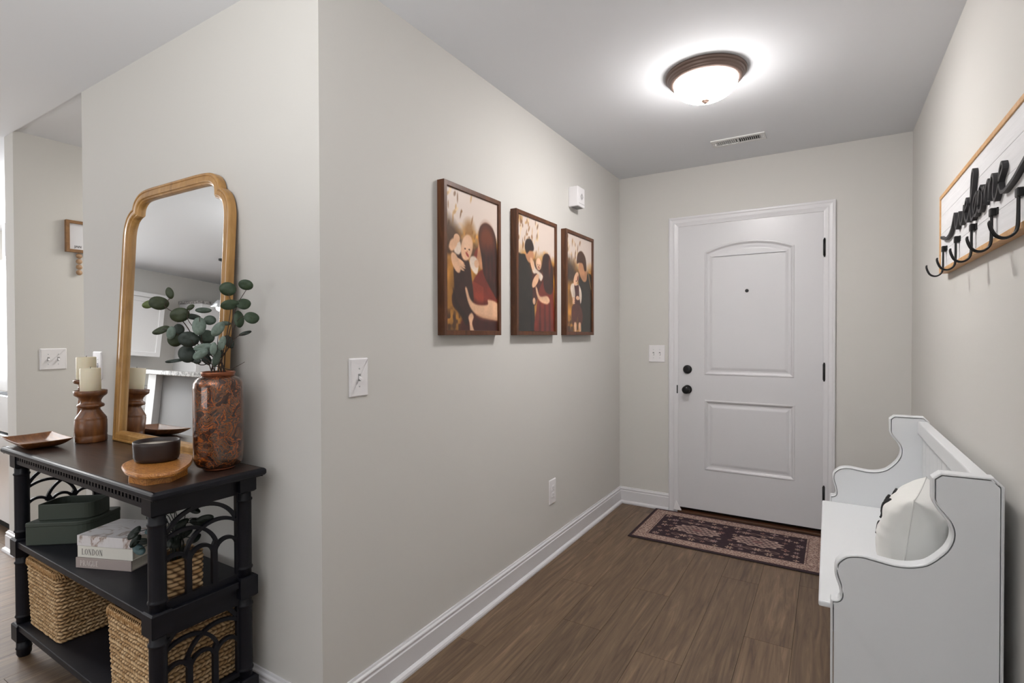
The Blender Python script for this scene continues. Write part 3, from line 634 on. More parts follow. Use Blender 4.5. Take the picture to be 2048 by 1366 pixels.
# pillow
pl = empty('pillow', (.236, 2.112, .4795), 'white cotton pillow with black script print leaning at the near end of the bench', 'pillow', 0)
def cushion(u, v):
    a = (u - .5) * 2; b = (v - .5) * 2; A = np.sign(a) * np.abs(a); th = .084 * np.clip((1 - np.abs(a) ** 5), 0, 1) ** .5 * np.clip((1 - np.abs(b) ** 3), 0, 1) ** .55
    k = 1 - .07 * (1 - np.abs(b) ** 2) * np.abs(a) ** 3 ; k2 = 1 - .07 * (1 - np.abs(a) ** 2) * np.abs(b) ** 3
    return a * .200 * k, b * .148 * k2, th
nu = 70
wr = smooth_noise((nu, nu), 9, 5) - .5; wr2 = smooth_noise((nu, nu), 4, 8) - .5
meshes = MB()
u, v = np.meshgrid(np.linspace(0, 1, nu), np.linspace(0, 1, nu)); X, Y, T = cushion(u, v); edge = T / .084
for sgn in (1, -1):
    th = sgn * (T + (wr * .012 + wr2 * .006) * edge)
    vs = np.stack([X, th, Y], -1).reshape(-1, 3); i = np.arange(nu * nu).reshape(nu, nu)
    fs = np.stack([i[:-1, :-1], i[:-1, 1:], i[1:, 1:], i[1:, :-1]], -1).reshape(-1, 4).tolist(); meshes.add(vs.tolist(), fs, True)
co = meshes.build('cover', M['pillow'], pl)
# local x -> world Y, local y (thickness) -> mostly world X, tilted back
tilt = math.radians(7)
TM = Matrix.Translation((0, 0, .148)) @ Matrix.Rotation(tilt, 4, 'Y') @ Matrix.Rotation(math.radians(0), 4, 'X') @ Matrix.Rotation(PI / 2 - .20, 4, 'Z')
co.data.transform(TM)
sm = MB(); loop = []
for t in range(80):
    a = 2 * PI * t / 80; ca, sa = math.cos(a), math.sin(a); s = 1 / max(abs(ca), abs(sa)); A, B = ca * s, sa * s
    k = 1 - .07 * (1 - B * B) * abs(A) ** 3; k2 = 1 - .07 * (1 - A * A) * abs(B) ** 3; loop.append((A * .200 * k, 0, B * .148 * k2))
sm.tube(loop, .0022, 6, closed=True); so = sm.build('seam', M['pillow'], pl); so.data.transform(TM)
ink = mat('black_ink', (28, 28, 30), .8)
def onface(a, b, off=.0012):  # a, b in -1..1 on the room side of the pillow
    i = min(max((b + 1) / 2, 0), 1) * (nu - 1); j = min(max((a + 1) / 2, 0), 1) * (nu - 1); i0, j0 = int(i), int(j)
    th = T[i0, j0] + (wr[i0, j0] * .012 + wr2[i0, j0] * .006) * edge[i0, j0]
    return (X[i0, j0] + (j - j0) * .006, th + off, Y[i0, j0] + (i - i0) * .0058)
st = MB()
for P in ([(-.55, .30), (-.50, .62), (-.40, .72), (-.36, .50), (-.44, .28), (-.30, .34), (-.22, .50)], [(-.12, .30), (-.10, .56), (0, .66), (.06, .52), (.0, .34), (.12, .30), (.22, .52)], [(.30, .28), (.34, .60), (.44, .70), (.50, .40), (.6, .36)], [(-.4, -.1), (-.2, .08), (.0, -.06), (.2, .1), (.4, -.02)]):
    st.tube([onface(a, b) for a, b in catmull(P, 6)], .0042, 6)
ln = st.build('lettering', ink, pl, label='black script print'); ln.data.transform(TM)

# ------------------------------------------------------------------ rug
nu, nv = 460, 270
c = Canvas(nu, nv, .62 / 1.16); RX, RY = 1.065, .605
xm = c.U * RX; ym = c.V * RY; ex = np.minimum(xm, RX - xm); ey = np.minimum(ym, RY - ym); e_ = np.minimum(ex, ey)
c.fill((58, 46, 50))
bd = np.array([172, 150, 138]); n1 = smooth_noise((nv, nu), 2.2, 3); n2 = smooth_noise((nv, nu), 4, 4)
m = ((e_ > .018) & (e_ < .098)); c.blend(m * 1.0, bd)
c.blend(m * (np.sin(xm * 210 + np.sin(ym * 160)) * np.sin(ym * 210 + np.cos(xm * 130)) > .25) * .55, (118, 84, 80))
c.blend(m * (n1 > .66) * .6, (92, 70, 68)); c.blend(((e_ > .018) & (e_ < .023)) * .9, (110, 84, 78)); c.blend(((e_ > .034) & (e_ < .037)) * .7, (96, 72, 70)); c.blend(((e_ > .088) & (e_ < .091)) * .8, (96, 72, 70))
fld = e_ > .100
def flower(x, y, r, colr, n=6):
    dx, dy = xm - x, ym - y; d = np.hypot(dx, dy); a = np.arctan2(dy, dx); rr = r * (.62 + .38 * np.cos(n * a))
    c.blend(fld * np.clip((rr - d) / .002 + .5, 0, 1) * .85, colr); c.blend(fld * np.clip((r * .3 - d) / .002 + .5, 0, 1), (96, 62, 62)); 
rr_ = random.Random(5)
for cx in (.355, .71):
    dx, dy = (xm - cx) / .135, (ym - RY / 2) / .075; d = np.hypot(dx, dy) * (1 + .10 * np.cos(12 * np.arctan2(dy, dx))); sc = np.sin(dx * 26 + 3 * np.sin(dy * 9)) * np.sin(dy * 18)
    c.blend(fld * (d < 1) * (.25 + .6 * (sc > 0)), (176, 150, 140)); c.blend(fld * (d < .22) * .8, (120, 86, 84)); c.blend(fld * ((d > .86) & (d < 1)) * .6, (188, 162, 150))
for i in range(12):
    for j in range(7):
        x = .135 + i * .0722 + (j % 2) * .012 * (-1) ** i; y = .13 + j * .0575 + .008 * math.sin(i * 2.1)
        if any(((x - cx) / .16) ** 2 + ((y - RY / 2) / .095) ** 2 < 1 for cx in (.355, .71)): continue
        r = .0165 + .008 * ((i + j) % 3 == 0); flower(x + rr_.uniform(-.008, .008), y + rr_.uniform(-.006, .006), r, rr_.choice([(186, 158, 146), (158, 122, 112), (172, 148, 146), (196, 170, 150)]), rr_.choice([4, 5, 6, 8]))
for cx in (.355, .71):
    for s in (-1, 1):
        for q in (-1, 1):
            yy = RY / 2 + s * .125 + .012 * np.sin((xm - cx) * 46 * q); c.blend(fld * (np.abs(ym - yy) < .0022) * (np.abs(xm - cx) < .13) * .8, (178, 146, 134))
c.A *= (.93 + .14 * n2[..., None])
me = grid_mesh('rug', nu, nv, lambda u, v: (-RX / 2 + RX * u, -RY / 2 + RY * v, .0075 + .0006 * np.sin(u * 9) - .004 * (np.minimum(np.minimum(u * RX, RX - u * RX), np.minimum(v * RY, RY - v * RY)) < .002)), srgb2lin(c.A))
M['rug'] = vcol_mat('rug_pile', .95, .1, noise=(900, .3))
rg = empty('rug', (-.545, 3.475, 0), 'dark oriental pattern rug with beige border in front of the door', 'rug', math.radians(-.6))
link('pile', me, M['rug'], rg)
MB().box(-RX / 2 - .002, RX / 2 + .002, -RY / 2 - .002, RY / 2 + .002, .001, .0058, .002).build('binding', mat('dark_rug_binding', (40, 30, 32), .9), rg, label='dark bound edge')

# ------------------------------------------------------------------ console table
TZ = .835; TX0, TX1, TY0, TY1 = -2.80, -1.585, .702, 1.045
LX0, LX1, LY0, LY1 = -2.768, -1.637, .722, 1.040   # outer faces of the legs
MZ, LZ = .466, .138
ct = empty('console_table', ((TX0 + TX1) / 2, .87, 0), 'distressed black console table with two shelves and pierced arch ends', 'table')
def cpart(mb, name, m=None, parent=None, fix=True, **k):
    o = mb.build(name, m or M['blackwood'], None, fix, **k); p = parent or ct; o.parent = p; o.matrix_parent_inverse = p.matrix_world.inverted() if parent is None and False else Matrix.Translation(-Vector(ct.location)) ; return o
def slab(x0, x1, y0, y1, prf):
    mb = MB(); P = round_poly([(x0, y0), (x1, y0), (x1, y1), (x0, y1)], .006, 3)
    rings(mb, [(offset(P, d), z) for d, z in prf], conv=lambda u, v, d: (u, v, d)); q = offset(P, prf[0][0])
    mb.add([(x, y, prf[0][1]) for x, y in q], [tuple(range(len(q)))[::-1]]); return mb
top = cpart(slab(TX0, TX1, TY0, TY1, [(.012, .808), (.012, .811), (.004, .813), (0, .818), (0, .828), (.003, .8325), (.008, .835), (.012, TZ)]), 'tabletop', M['blackwood'])
cpart(slab(TX0 + .012, TX1 - .012, TY0 + .012, TY1 - .012, [(0, .8345), (0, TZ + .0004), (.001, TZ + .0006)]), 'top_surface', M['topwood'], label='worn dark brown top surface')
LS = .056; LB = .050
def leg_mesh():
    mb = MB()
    def blk(z0, z1, s, ch=.005):
        h = s / 2; P = [(-h, -h), (h, -h), (h, h), (-h, h)]
        rings(mb, [(offset(P, ch), z0), (P, z0 + ch), (P, z1 - ch), (offset(P, ch), z1)], conv=lambda u, v, d: (u, v, d)); mb.add([(x, y, z0) for x, y in offset(P, ch)], [(3, 2, 1, 0)])
    blk(.752, .808, LS); blk(.402, .474, LS + .004); blk(.066, .136, LS + .004)
    col = lambda a, b: [(.018, a), (.0225, a + .004), (.0225, a + .022), (.026, a + .025), (.0265, a + .029), (.024, a + .033), (.0235, a + .036), (.0235, b - .036), (.024, b - .033), (.0265, b - .029), (.026, b - .025), (.0225, b - .022), (.0225, b - .004), (.018, b)]
    mb.lathe(col(.472, .754), 20); mb.lathe(col(.134, .404), 20)
    mb.lathe([(.016, 0), (.019, .002), (.0235, .012), (.0235, .030), (.026, .034), (.0235, .039), (.0235, .068)], 20)
    return mb
lm = leg_mesh().mesh('leg'); lm.materials.append(M['blackwood'])
for x in (LX0 + LS / 2, LX1 - LS / 2):
    for y in (LY0 + LS / 2, LY1 - LS / 2):
        o = bpy.data.objects.new('leg', lm); C.objects.link(o); o.parent = ct; o.location = Vector((x, y, 0)) - ct.location
# shelves with notched fit between the legs
for nm, z in (('middle_shelf', MZ), ('lower_shelf', LZ)):
    a = LS + .003
    P = [(LX0 + a, LY0 + .004), (LX1 - a, LY0 + .004), (LX1 - a, LY0 + a), (LX1 - .006, LY0 + a), (LX1 - .006, LY1 - a), (LX1 - a, LY1 - a), (LX1 - a, LY1 - .004), (LX0 + a, LY1 - .004), (LX0 + a, LY1 - a), (LX0 + .006, LY1 - a), (LX0 + .006, LY0 + a), (LX0 + a, LY0 + a)]
    mb = MB(); rings(mb, [(P, z - .022), (P, z - .002), (offset(P, .002), z)], conv=lambda u, v, d: (u, v, d)); mb.add([(x, y, z - .022) for x, y in P], [tuple(range(len(P)))[::-1]])
    cpart(mb, 'shelf')
# aprons with the row of dentil slots
ap = MB(); ap.box(LX0 + LS + .001, LX1 - LS - .001, LY0 + .004, LY0 + .020, .772, .7865).box(LX0 + LS + .001, LX1 - LS - .001, LY0 + .004, LY0 + .020, .800, .808).box(LX0 + LS + .001, LX1 - LS - .001, LY0 + .012, LY0 + .020, .7865, .800)
cpart(ap, 'apron')
dn = MB(); nd = 44; x0, x1 = LX0 + LS + .004, LX1 - LS - .004; st_ = (x1 - x0) / nd
for i in range(nd): dn.box(x0 + i * st_, x0 + i * st_ + st_ * .52, LY0 + .0045, LY0 + .0115, .7868, .7998)
cpart(dn, 'dentil_row', kind='stuff')
cpart(MB().box(LX0 + LS + .001, LX1 - LS - .001, LY1 - .020, LY1 - .004, .772, .808), 'back_apron')
# pierced end panels
def arcbar(mb, cy, cz, r, y0, y1, zmin, zmax, xa, xb, w=.0105, n=28, a0=0, a1=PI):
    pts = []
    for i in range(n + 1):
        a = a0 + (a1 - a0) * i / n; y, z = cy + r * math.cos(a), cz + r * math.sin(a)
        if y0 - .003 <= y <= y1 + .003 and z >= zmin and z <= zmax: pts.append((y, z, math.cos(a), math.sin(a)))
    if len(pts) < 2: return
    vs = []
    for y, z, c_, s_ in pts:
        for dr, x in ((w / 2, xb), (w / 2, xa), (-w / 2, xa), (-w / 2, xb)): vs.append((x, y + c_ * dr, z + s_ * dr))
    m = len(pts); mb.add(vs, [(4 * i + j, 4 * i + (j + 1) % 4, 4 * i + 4 + (j + 1) % 4, 4 * i + 4 + j) for i in range(m - 1) for j in range(4)] + [(0, 1, 2, 3), (4 * m - 4, 4 * m - 3, 4 * m - 2, 4 * m - 1)])
def fret(xa, xb, zb, zt):
    ya, yb = LY0 + LS - .006, LY1 - LS + .006; mb = MB(); cy = (ya + yb) / 2; wi = .083; yi0, yi1 = cy - wi - .024, cy + wi + .024
    yi0, yi1 = .767, .983; cy = .875
    mb.box(xa, xb, ya, yi0, zb, zt).box(xa, xb, yi1, yb, zb, zt)                      # side stiles
    mb.box(xa, xb, yi0, yi1, zb, zb + .014).box(xa, xb, yi0, yi1, zt - .060, zt)      # rails
    sp = zb + .1075                                                                  # springing height
    for b in (.836, .914): mb.box(xa + .0005, xb - .0005, b - .008, b + .008, zb + .014, sp + .024)
    top_ = zt - .058; e = .0006
    for c_ in (.7975, .875, .9525): arcbar(mb, c_, sp, .0368, yi0 - .002, yi1 + .002, sp - .001, top_, xa + e, xb - e)
    arcbar(mb, .924, sp + .006, .0985, .828, yi1, sp + .012, top_, xa + 2 * e, xb - 2 * e)
    arcbar(mb, .826, sp + .006, .0985, yi0, .922, sp + .012, top_, xa + 3 * e, xb - 3 * e)
    arcbar(mb, cy, sp + .044, .1195, yi0, yi1, sp + .05, top_ + .02, xa + 4 * e, xb - 4 * e, .012)
    for y, s in ((.836, 1), (.914, 1)):   # solid spandrels over the bars
        mb.add([(xa + e, y - .011, sp + .018), (xa + e, y + .011, sp + .018), (xa + e, y, sp + .042), (xb - e, y - .011, sp + .018), (xb - e, y + .011, sp + .018), (xb - e, y, sp + .042)], [(0, 1, 2), (3, 5, 4), (0, 3, 4, 1), (1, 4, 5, 2), (2, 5, 3, 0)])
    return mb
for xa, xb in ((LX1 - .036, LX1 - .022), (LX0 + .022, LX0 + .036)):
    cpart(fret(xa, xb, .474, .808), 'end_panel'); cpart(fret(xa, xb, .146, .443), 'end_panel')
    cpart(MB().box(xa, xb, LY0 + LS - .004, LY1 - LS + .004, .4665, .4745), 'end_rail')

# ------------------------------------------------------------------ leaning arched mirror
ta, rzm = math.radians(3.1), math.radians(1.0)
mi = empty('mirror', (-2.172, .990, TZ + .001), 'tall gold wood framed arched mirror leaning on the wall above the console table', 'mirror', rot=(-ta, 0, rzm))
half = [(.385, .0)] + [(.385, .86)]
def arc(cx, cz, r, a0, a1, n): return [(cx + r * math.cos(math.radians(a0 + (a1 - a0) * i / n)), cz + r * math.sin(math.radians(a0 + (a1 - a0) * i / n))) for i in range(n + 1)]
half = [(.385, .0), (.385, .30), (.385, .60)] + catmull([(.385, .845), (.383, .875), (.374, .910), (.356, .942), (.330, .962), (.316, .968)], 3) + catmull([(.3155, .972), (.305, .995), (.283, 1.016), (.252, 1.030), (.210, 1.036), (.150, 1.038)], 3)
outl = half + [(-x, z) for x, z in half[::-1]]
outl = outl if area2(outl) > 0 else outl[::-1]
mp = [(0, 0), (0, .020), (.002, .025), (.006, .027), (.010, .0265), (.012, .0235), (.014, .0235), (.016, .026), (.030, .027), (.034, .0255), (.036, .021), (.038, .0205), (.041, .0185), (.043, .012), (.043, .006)]
mb = MB(); n = len(outl)
L0 = [(offset(outl, d), h - .028) for d, h in mp]   # depth measured towards the room: y = -(h)
rings(mb, [(P, d) for P, d in L0], False, smooth=False, conv=lambda u, v, d: (u, -(d + .028), v))
mb.add([(x, 0, z) for x, z in outl] + [(x, 0, z) for x, z in offset(outl, .05)], [(i, n + i, n + (i + 1) % n, (i + 1) % n) for i in range(n)])
o = mb.build('frame', M['goldwood'], mi, fix=False); o.location = (0, .0275, 0)
gl = offset(outl, .042); g = MB(); g.add([(x, -.0065, z) for x, z in gl], [tuple(range(len(gl)))])
o = g.build('glass', M['mirror'], mi, fix=False); o.location = (0, .0275, 0)
bk = offset(outl, .04); g = MB(); rings(g, [(bk, -.004), (bk, -.001)], conv=lambda u, v, d: (u, d, v)); o = g.build('backing', M['slot'], mi, label='dark backing board'); o.location = (0, .0275, 0)

# ------------------------------------------------------------------ candles on turned holders
hp = [(.066, 0), (.068, .004), (.068, .024), (.0655, .027), (.068, .031), (.0685, .055), (.068, .088), (.0655, .091), (.067, .095), (.062, .103), (.050, .118), (.041, .130), (.039, .136), (.044, .140), (.055, .143), (.058, .149), (.055, .155), (.046, .159), (.0425, .164), (.046, .174), (.054, .184), (.066, .191), (.0695, .195), (.0705, .210), (.068, .212), (.064, .2095), (.050, .207), (0, .206)]
hp = [(a * .80, b) for a, b in hp]
h = MB().lathe([(0, 0)] + hp, 48, cap=False).build('candle_holder', M['holderwood'], label='short chunky turned wooden candle holder beside the mirror', cat='candle holder', group='turned candle holders'); h.location = (-2.614, .934, TZ + .001)
def candle(loc, ht, label):
    e = empty('pillar_candle', loc, label, 'candle', group='ivory pillar candles'); R_ = .0350
    MB().lathe([(0, 0), (R_ - .001, 0), (R_, .002), (R_, ht - .003), (R_ - .002, ht - .0005), (R_ - .006, ht - .001), (R_ - .012, ht - .004), (.004, ht - .006), (0, ht - .006)], 40, cap=False).build('wax', M['candle'], e)
    MB().tube([(0, 0, ht - .007), (.0005, 0, ht + .001), (.001, .001, ht + .005)], .0009, 6).build('wick', M['slot'], e, label='short dark wick')
candle((-2.614, .934, TZ + .208), .097, 'ivory pillar candle on the short front holder, nearest the mirror')
hp2 = [(0, 0), (.054, 0), (.056, .004), (.056, .02), (.052, .03), (.048, .06), (.043, .10), (.0375, .15), (.034, .19), (.033, .205), (.037, .21), (.034, .216), (.033, .225), (.040, .229), (.052, .232), (.0555, .238), (.0555, .246), (.052, .249), (.046, .2475), (0, .247)]
hp2 = [(a * .82, b) for a, b in hp2]
h = MB().lathe(hp2, 40, cap=False).build('candle_holder', M['holderwood'], label='taller slim tapered wooden candle holder behind the short one', cat='candle holder', group='turned candle holders'); h.location = (-2.752, .969, TZ + .001)
candle((-2.752, .969, TZ + .249), .098, 'ivory pillar candle on the taller rear holder')

# ------------------------------------------------------------------ square wooden dish
dw, dh = .262, .158; nu = 49
u, v = np.meshgrid(np.linspace(-1, 1, nu), np.linspace(-1, 1, nu))
rr = np.maximum(np.abs(u), np.abs(v)); cn = np.abs(u * v)
def dish(th, off, s):
    zb = .009 + .023 * np.clip((rr - .5) / .5, 0, 1) ** 1.5 + .002 * cn ** 2 + off
    return np.stack([u * dw / 2 * s, v * dh / 2 * s, zb], -1)
a_ = dish(0, 0, .975); b_ = dish(0, .0, 1.0); b_[..., 2] -= .009 * (1 - rr ** 6); b_[..., 2] = np.maximum(b_[..., 2], 0)
b_[..., 0] *= .94 + .06 * rr ** 2; b_[..., 1] *= .94 + .06 * rr ** 2
i = np.arange(nu * nu).reshape(nu, nu); q = np.stack([i[:-1, :-1], i[:-1, 1:], i[1:, 1:], i[1:, :-1]], -1).reshape(-1, 4)
mb = MB(); mb.add(a_.reshape(-1, 3).tolist(), q.tolist(), True); N = nu * nu; mb.add(b_.reshape(-1, 3).tolist(), q[:, ::-1].tolist(), True)
bd_ = list(i[0, :]) + list(i[1:, -1]) + list(i[-1, -2::-1]) + list(i[-2:0:-1, 0])
for k in range(len(bd_)): p, p2 = int(bd_[k]), int(bd_[(k + 1) % len(bd_)]); mb.f.append((p, p2, p2 + N, p + N)); mb.sm.append(True)
o = mb.build('wooden_dish', M['dishwood'], label='shallow square wooden dish at the left end of the console table', cat='dish'); o.location = (-2.690, .784, TZ + .001); o.rotation_euler = (0, 0, math.radians(-3))

# ------------------------------------------------------------------ olive wood riser and candle bowl
rs = empty('wooden_riser', (-1.78, .82, TZ + .001), 'small olive wood display riser near the table front right', 'riser')
P = round_poly([(-1.780, .716), (-1.675, .712), (-1.628, .785), (-1.706, .868), (-1.830, .940), (-1.925, .905), (-1.930, .800), (-1.880, .745)], [.02, .03, .03, .06, .06, .06, .06, .05], 6); P = [(x + 1.78, y - .82) for x, y in P]
mb = MB(); rings(mb, [(offset(P, .012), .020), (offset(P, .002), .024), (P, .030), (offset(P, .002), .036), (offset(P, .006), .037)], conv=lambda u, v, d: (u, v, d)); mb.add([(x, y, .020) for x, y in offset(P, .012)], [tuple(range(len(P)))[::-1]]); mb.build('platform', M['olivewood'], rs)
P = round_poly([(-.005 + .008, -.096), (.088, -.088), (.112, -.030), (.06, .045), (-.06, .07), (-.10, -.02)], .006, 3)
mb = MB(); rings(mb, [(P, 0), (P, .0198)], conv=lambda u, v, d: (u, v, d)); mb.add([(x, y, 0) for x, y in P], [tuple(range(len(P)))[::-1]]); mb.build('foot', M['olivewood'], rs)
cb = empty('candle_bowl', (-1.838, .830, TZ + .0385), 'dark brown oval candle bowl standing on the olive wood riser', 'candle', math.radians(25))
mb = MB(); bp_ = [(0, 0), (.054, 0), (.062, .004), (.065, .014), (.067, .052), (.067, .062), (.065, .0635), (.063, .061), (.061, .048), (0, .048)]
mb.lathe(bp_, 48, cap=False); o = mb.build('bowl', M['bowl'], cb); o.data.transform(Matrix.Diagonal((1.0, .9, 1, 1)))
o = MB().lathe([(0, .0485), (.0605, .0485), (.061, .051), (0, .052)], 40, cap=False).build('wax', M['wax'], cb, label='cream wax filling'); o.data.transform(Matrix.Diagonal((1.0, .9, 1, 1)))

# ------------------------------------------------------------------ amber mercury glass vase
m = bpy.data.materials.new('amber_art_glass'); m.use_nodes = True; nt = m.node_tree; b = nt.nodes['Principled BSDF']; L = nt.links.new
tc = nt.nodes.new('ShaderNodeTexCoord'); mp_ = nt.nodes.new('ShaderNodeMapping'); mp_.inputs['Scale'].default_value = (1, 1, 1.0); mp_.inputs['Rotation'].default_value = (.5, .4, 0)
n1 = nt.nodes.new('ShaderNodeTexNoise'); n1.inputs['Scale'].default_value = 24; n1.inputs['Detail'].default_value = 4; n1.inputs['Distortion'].default_value = 1.3; n1.inputs['Roughness'].default_value = .6
n2 = nt.nodes.new('ShaderNodeTexNoise'); n2.inputs['Scale'].default_value = 60; n2.inputs['Detail'].default_value = 5; n2.inputs['Distortion'].default_value = 2.5
r1 = ramp_node(nt, [(.32, (6, 6, 10)), (.42, (22, 18, 20)), (.455, (120, 54, 16)), (.485, (206, 116, 46)), (.51, (34, 32, 34)), (.55, (84, 78, 66)), (.59, (150, 88, 40)), (.64, (44, 30, 24)), (.72, (14, 16, 20))])
r2 = ramp_node(nt, [(.42, (6, 6, 8)), (.5, (150, 80, 30)), (.60, (60, 54, 48))]); mx = nt.nodes.new('ShaderNodeMix'); mx.data_type = 'RGBA'; mx.inputs['Factor'].default_value = .35
L(tc.outputs['Object'], mp_.inputs[0]); L(mp_.outputs[0], n1.inputs['Vector']); L(mp_.outputs[0], n2.inputs['Vector']); L(n1.outputs['Fac'], r1.inputs[0]); L(n2.outputs['Fac'], r2.inputs[0]); L(r1.outputs[0], mx.inputs[6]); L(r2.outputs[0], mx.inputs[7]); L(mx.outputs[2], b.inputs['Base Color'])
b.inputs['Metallic'].default_value = .45; b.inputs['Roughness'].default_value = .22; b.inputs['Coat Weight'].default_value = 1; b.inputs['Coat Roughness'].default_value = .03
bpn = nt.nodes.new('ShaderNodeBump'); bpn.inputs['Strength'].default_value = .35; bpn.inputs['Distance'].default_value = .002; L(n1.outputs['Fac'], bpn.inputs['Height']); L(bpn.outputs['Normal'], b.inputs['Normal'])
M['vase'] = m
M['copper'] = mat('copper_rim', (150, 92, 66), .28, metal=.8)
VX, VY = -1.716, .960
va = empty('vase', (VX, VY, TZ + .001), 'tall amber and copper mottled glass vase near the right end of the table', 'vase')
VS = .90
vp = [(.050, .006), (.060, .008), (.072, .014), (.079, .026), (.0815, .042), (.0815, .265), (.079, .281), (.072, .293), (.060, .300), (.054, .302), (.053, .304)]
ip = [(.051, .304), (.051, .300), (.070, .288), (.076, .27), (.076, .04), (.06, .016), (0, .014)]
MB().lathe([(a * VS, b) for a, b in [(0, .006)] + vp + ip], 64, cap=False).build('body', M['vase'], va)
MB().lathe([(a * VS, b) for a, b in [(0, 0), (.050, 0), (.053, .003), (.052, .0065), (.048, .007)]], 48, cap=False).build('foot', M['copper'], va, label='copper foot ring')
MB().lathe([(a * VS, b) for a, b in [(.052, .3035), (.0545, .304), (.054, .309), (.0565, .314), (.0545, .318), (.052, .316), (.0505, .305)]], 48, cap=False).build('rim', M['copper'], va, label='copper rim')

# eucalyptus
LV = [(-1.854, 0.88, 1.412, 0.0119, 0.018, 15, 'o'), (-1.926, 0.849, 1.376, 0.02, 0.012, 20, 'l'), (-1.873, 0.857, 1.379, 0.029, 0.0211, 0, 'o'), (-1.795, 0.882, 1.339, 0.0282, 0.0214, 15, 'o'), (-1.775, 0.905, 1.364, 0.0131, 0.0073, 35, 'o'), (-1.81, 0.931, 1.335, 0.0228, 0.0094, -5, 'd'), (-1.76, 0.938, 1.355, 0.0239, 0.0085, 0, 'm'), (-1.731, 0.909, 1.303, 0.0202, 0.028, -8, 'g'), (-1.752, 0.954, 1.323, 0.0187, 0.0147, 0, 'm'), (-1.679, 0.94, 1.292, 0.0156, 0.0246, -35, 'g'), (-1.858, 0.855, 1.29, 0.0262, 0.011, 25, 'o'), (-1.819, 0.867, 1.281, 0.013, 0.0196, -10, 'g'), (-1.829, 0.896, 1.293, 0.0159, 0.0173, 0, 'd'), (-1.829, 0.884, 1.26, 0.0224, 0.0224, 0, 'o'), (-1.75, 0.886, 1.26, 0.0296, 0.0227, -5, 'd'), (-1.741, 0.938, 1.267, 0.0238, 0.0211, -25, 'm'), (-1.776, 0.893, 1.212, 0.0248, 0.0261, 20, 'd'), (-1.708, 0.911, 1.234, 0.0296, 0.0116, 8, 'g'), (-1.702, 0.897, 1.213, 0.0243, 0.0128, 35, 'g'), (-1.672, 0.921, 1.23, 0.0102, 0.0192, -5, 'g'), (-1.669, 0.947, 1.247, 0.0109, 0.022, -15, 'g'), (-1.673, 0.932, 1.2, 0.0116, 0.0258, -15, 'm'), (-1.821, 0.877, 1.19, 0.0276, 0.0058, 8, 'd'), (-1.691, 0.98, 1.425, 0.0252, 0.0207, -10, 'f'), (-1.621, 0.999, 1.436, 0.0223, 0.0157, -10, 'f'), (-1.646, 1.007, 1.376, 0.0233, 0.0172, 20, 'f'), (-1.655, 0.966, 1.371, 0.0287, 0.0151, 10, 'f'), (-1.605, 1.009, 1.33, 0.0231, 0.0189, 5, 'f'), (-1.66, 0.999, 1.326, 0.0159, 0.0265, 0, 'f'), (-1.689, 0.981, 1.251, 0.0133, 0.0212, 25, 'd'), (-1.698, 0.976, 1.312, 0.0159, 0.0066, -5, 'm'), (-1.652, 1.015, 1.279, 0.02, 0.0059, 20, 'd'), (-1.725, 0.936, 1.22, 0.0157, 0.0131, 0, 'd'), (-1.744, 0.936, 1.196, 0.0132, 0.0211, 30, 'd'), (-1.715, 0.965, 1.22, 0.0093, 0.0212, 10, 'd'), (-1.761, 0.914, 1.191, 0.0157, 0.0105, -30, 'd')]
def leafmat(name, a, b_): return wood(name, [(.3, a), (.7, b_)], (18, 18, 18), .55, 3, bump=.05)
LM = {'o': leafmat('olive_green_leaf', (44, 54, 34), (60, 70, 44)), 'l': leafmat('light_olive_leaf', (84, 98, 52), (98, 112, 64)), 'd': leafmat('dark_green_leaf', (38, 48, 42), (54, 64, 58)), 'm': leafmat('muted_green_leaf', (62, 76, 66), (78, 92, 80)), 'g': leafmat('silver_green_leaf', (98, 114, 104), (122, 138, 128)), 'f': leafmat('mid_green_leaf', (44, 62, 44), (60, 78, 54))}
eu = empty('eucalyptus_stems', (VX, VY, TZ + .02), 'bunch of green eucalyptus stems standing in the amber vase', 'plant')
vd = Vector((-.8745, .485, 0)); rt = Vector((.485, .8745, 0)).normalized(); rt = Vector((.8745 * 1, 0, 0)) if False else Vector((.485, .8745, 0))
stem_m = mat('brown_stem', (58, 44, 36), .7)
rn = random.Random(4)
def leaf(mb_name, ctr, rx, ry, ang, mt, parent, base, face):
    """an oval cupped leaf facing roughly along `face`, its midrib ending at `base`"""
    n = 22; f = face.normalized(); r_ = Vector((0, 0, 1)).cross(f).normalized() * -1; u_ = f.cross(r_).normalized() * -1
    if u_.z < 0: u_ = -u_
    r_ = u_.cross(f).normalized()
    t = math.radians(ang); vs = [(0, 0, 0)]
    pts = []
    for ring in (.5, 1.0):
        for k in range(n):
            a = 2 * PI * k / n; x = rx * math.cos(a) * ring; y = ry * math.sin(a) * ring
            x2, y2 = x * math.cos(t) - y * math.sin(t), x * math.sin(t) + y * math.cos(t)
            dz = -.22 * min(rx, ry) * ((x / rx) ** 2 * .3 + (y / ry) ** 2 * .7) + .05 * rx * math.sin(3 * a + rx * 900)
            pts.append(ctr + r_ * x2 + u_ * y2 + f * dz)
    vs = [ctr] + pts
    fs = [(0, 1 + k, 1 + (k + 1) % n) for k in range(n)] + [(1 + k, 1 + n + k, 1 + n + (k + 1) % n, 1 + (k + 1) % n) for k in range(n)]
    mb = MB().add([tuple(v) for v in vs], fs, True)
    return mb, pts
cam_dir = lambda p: (Vector((0, 0, 1.268)) - p).normalized()
mouth = Vector((VX, VY, TZ + .318))
groups_ = {}
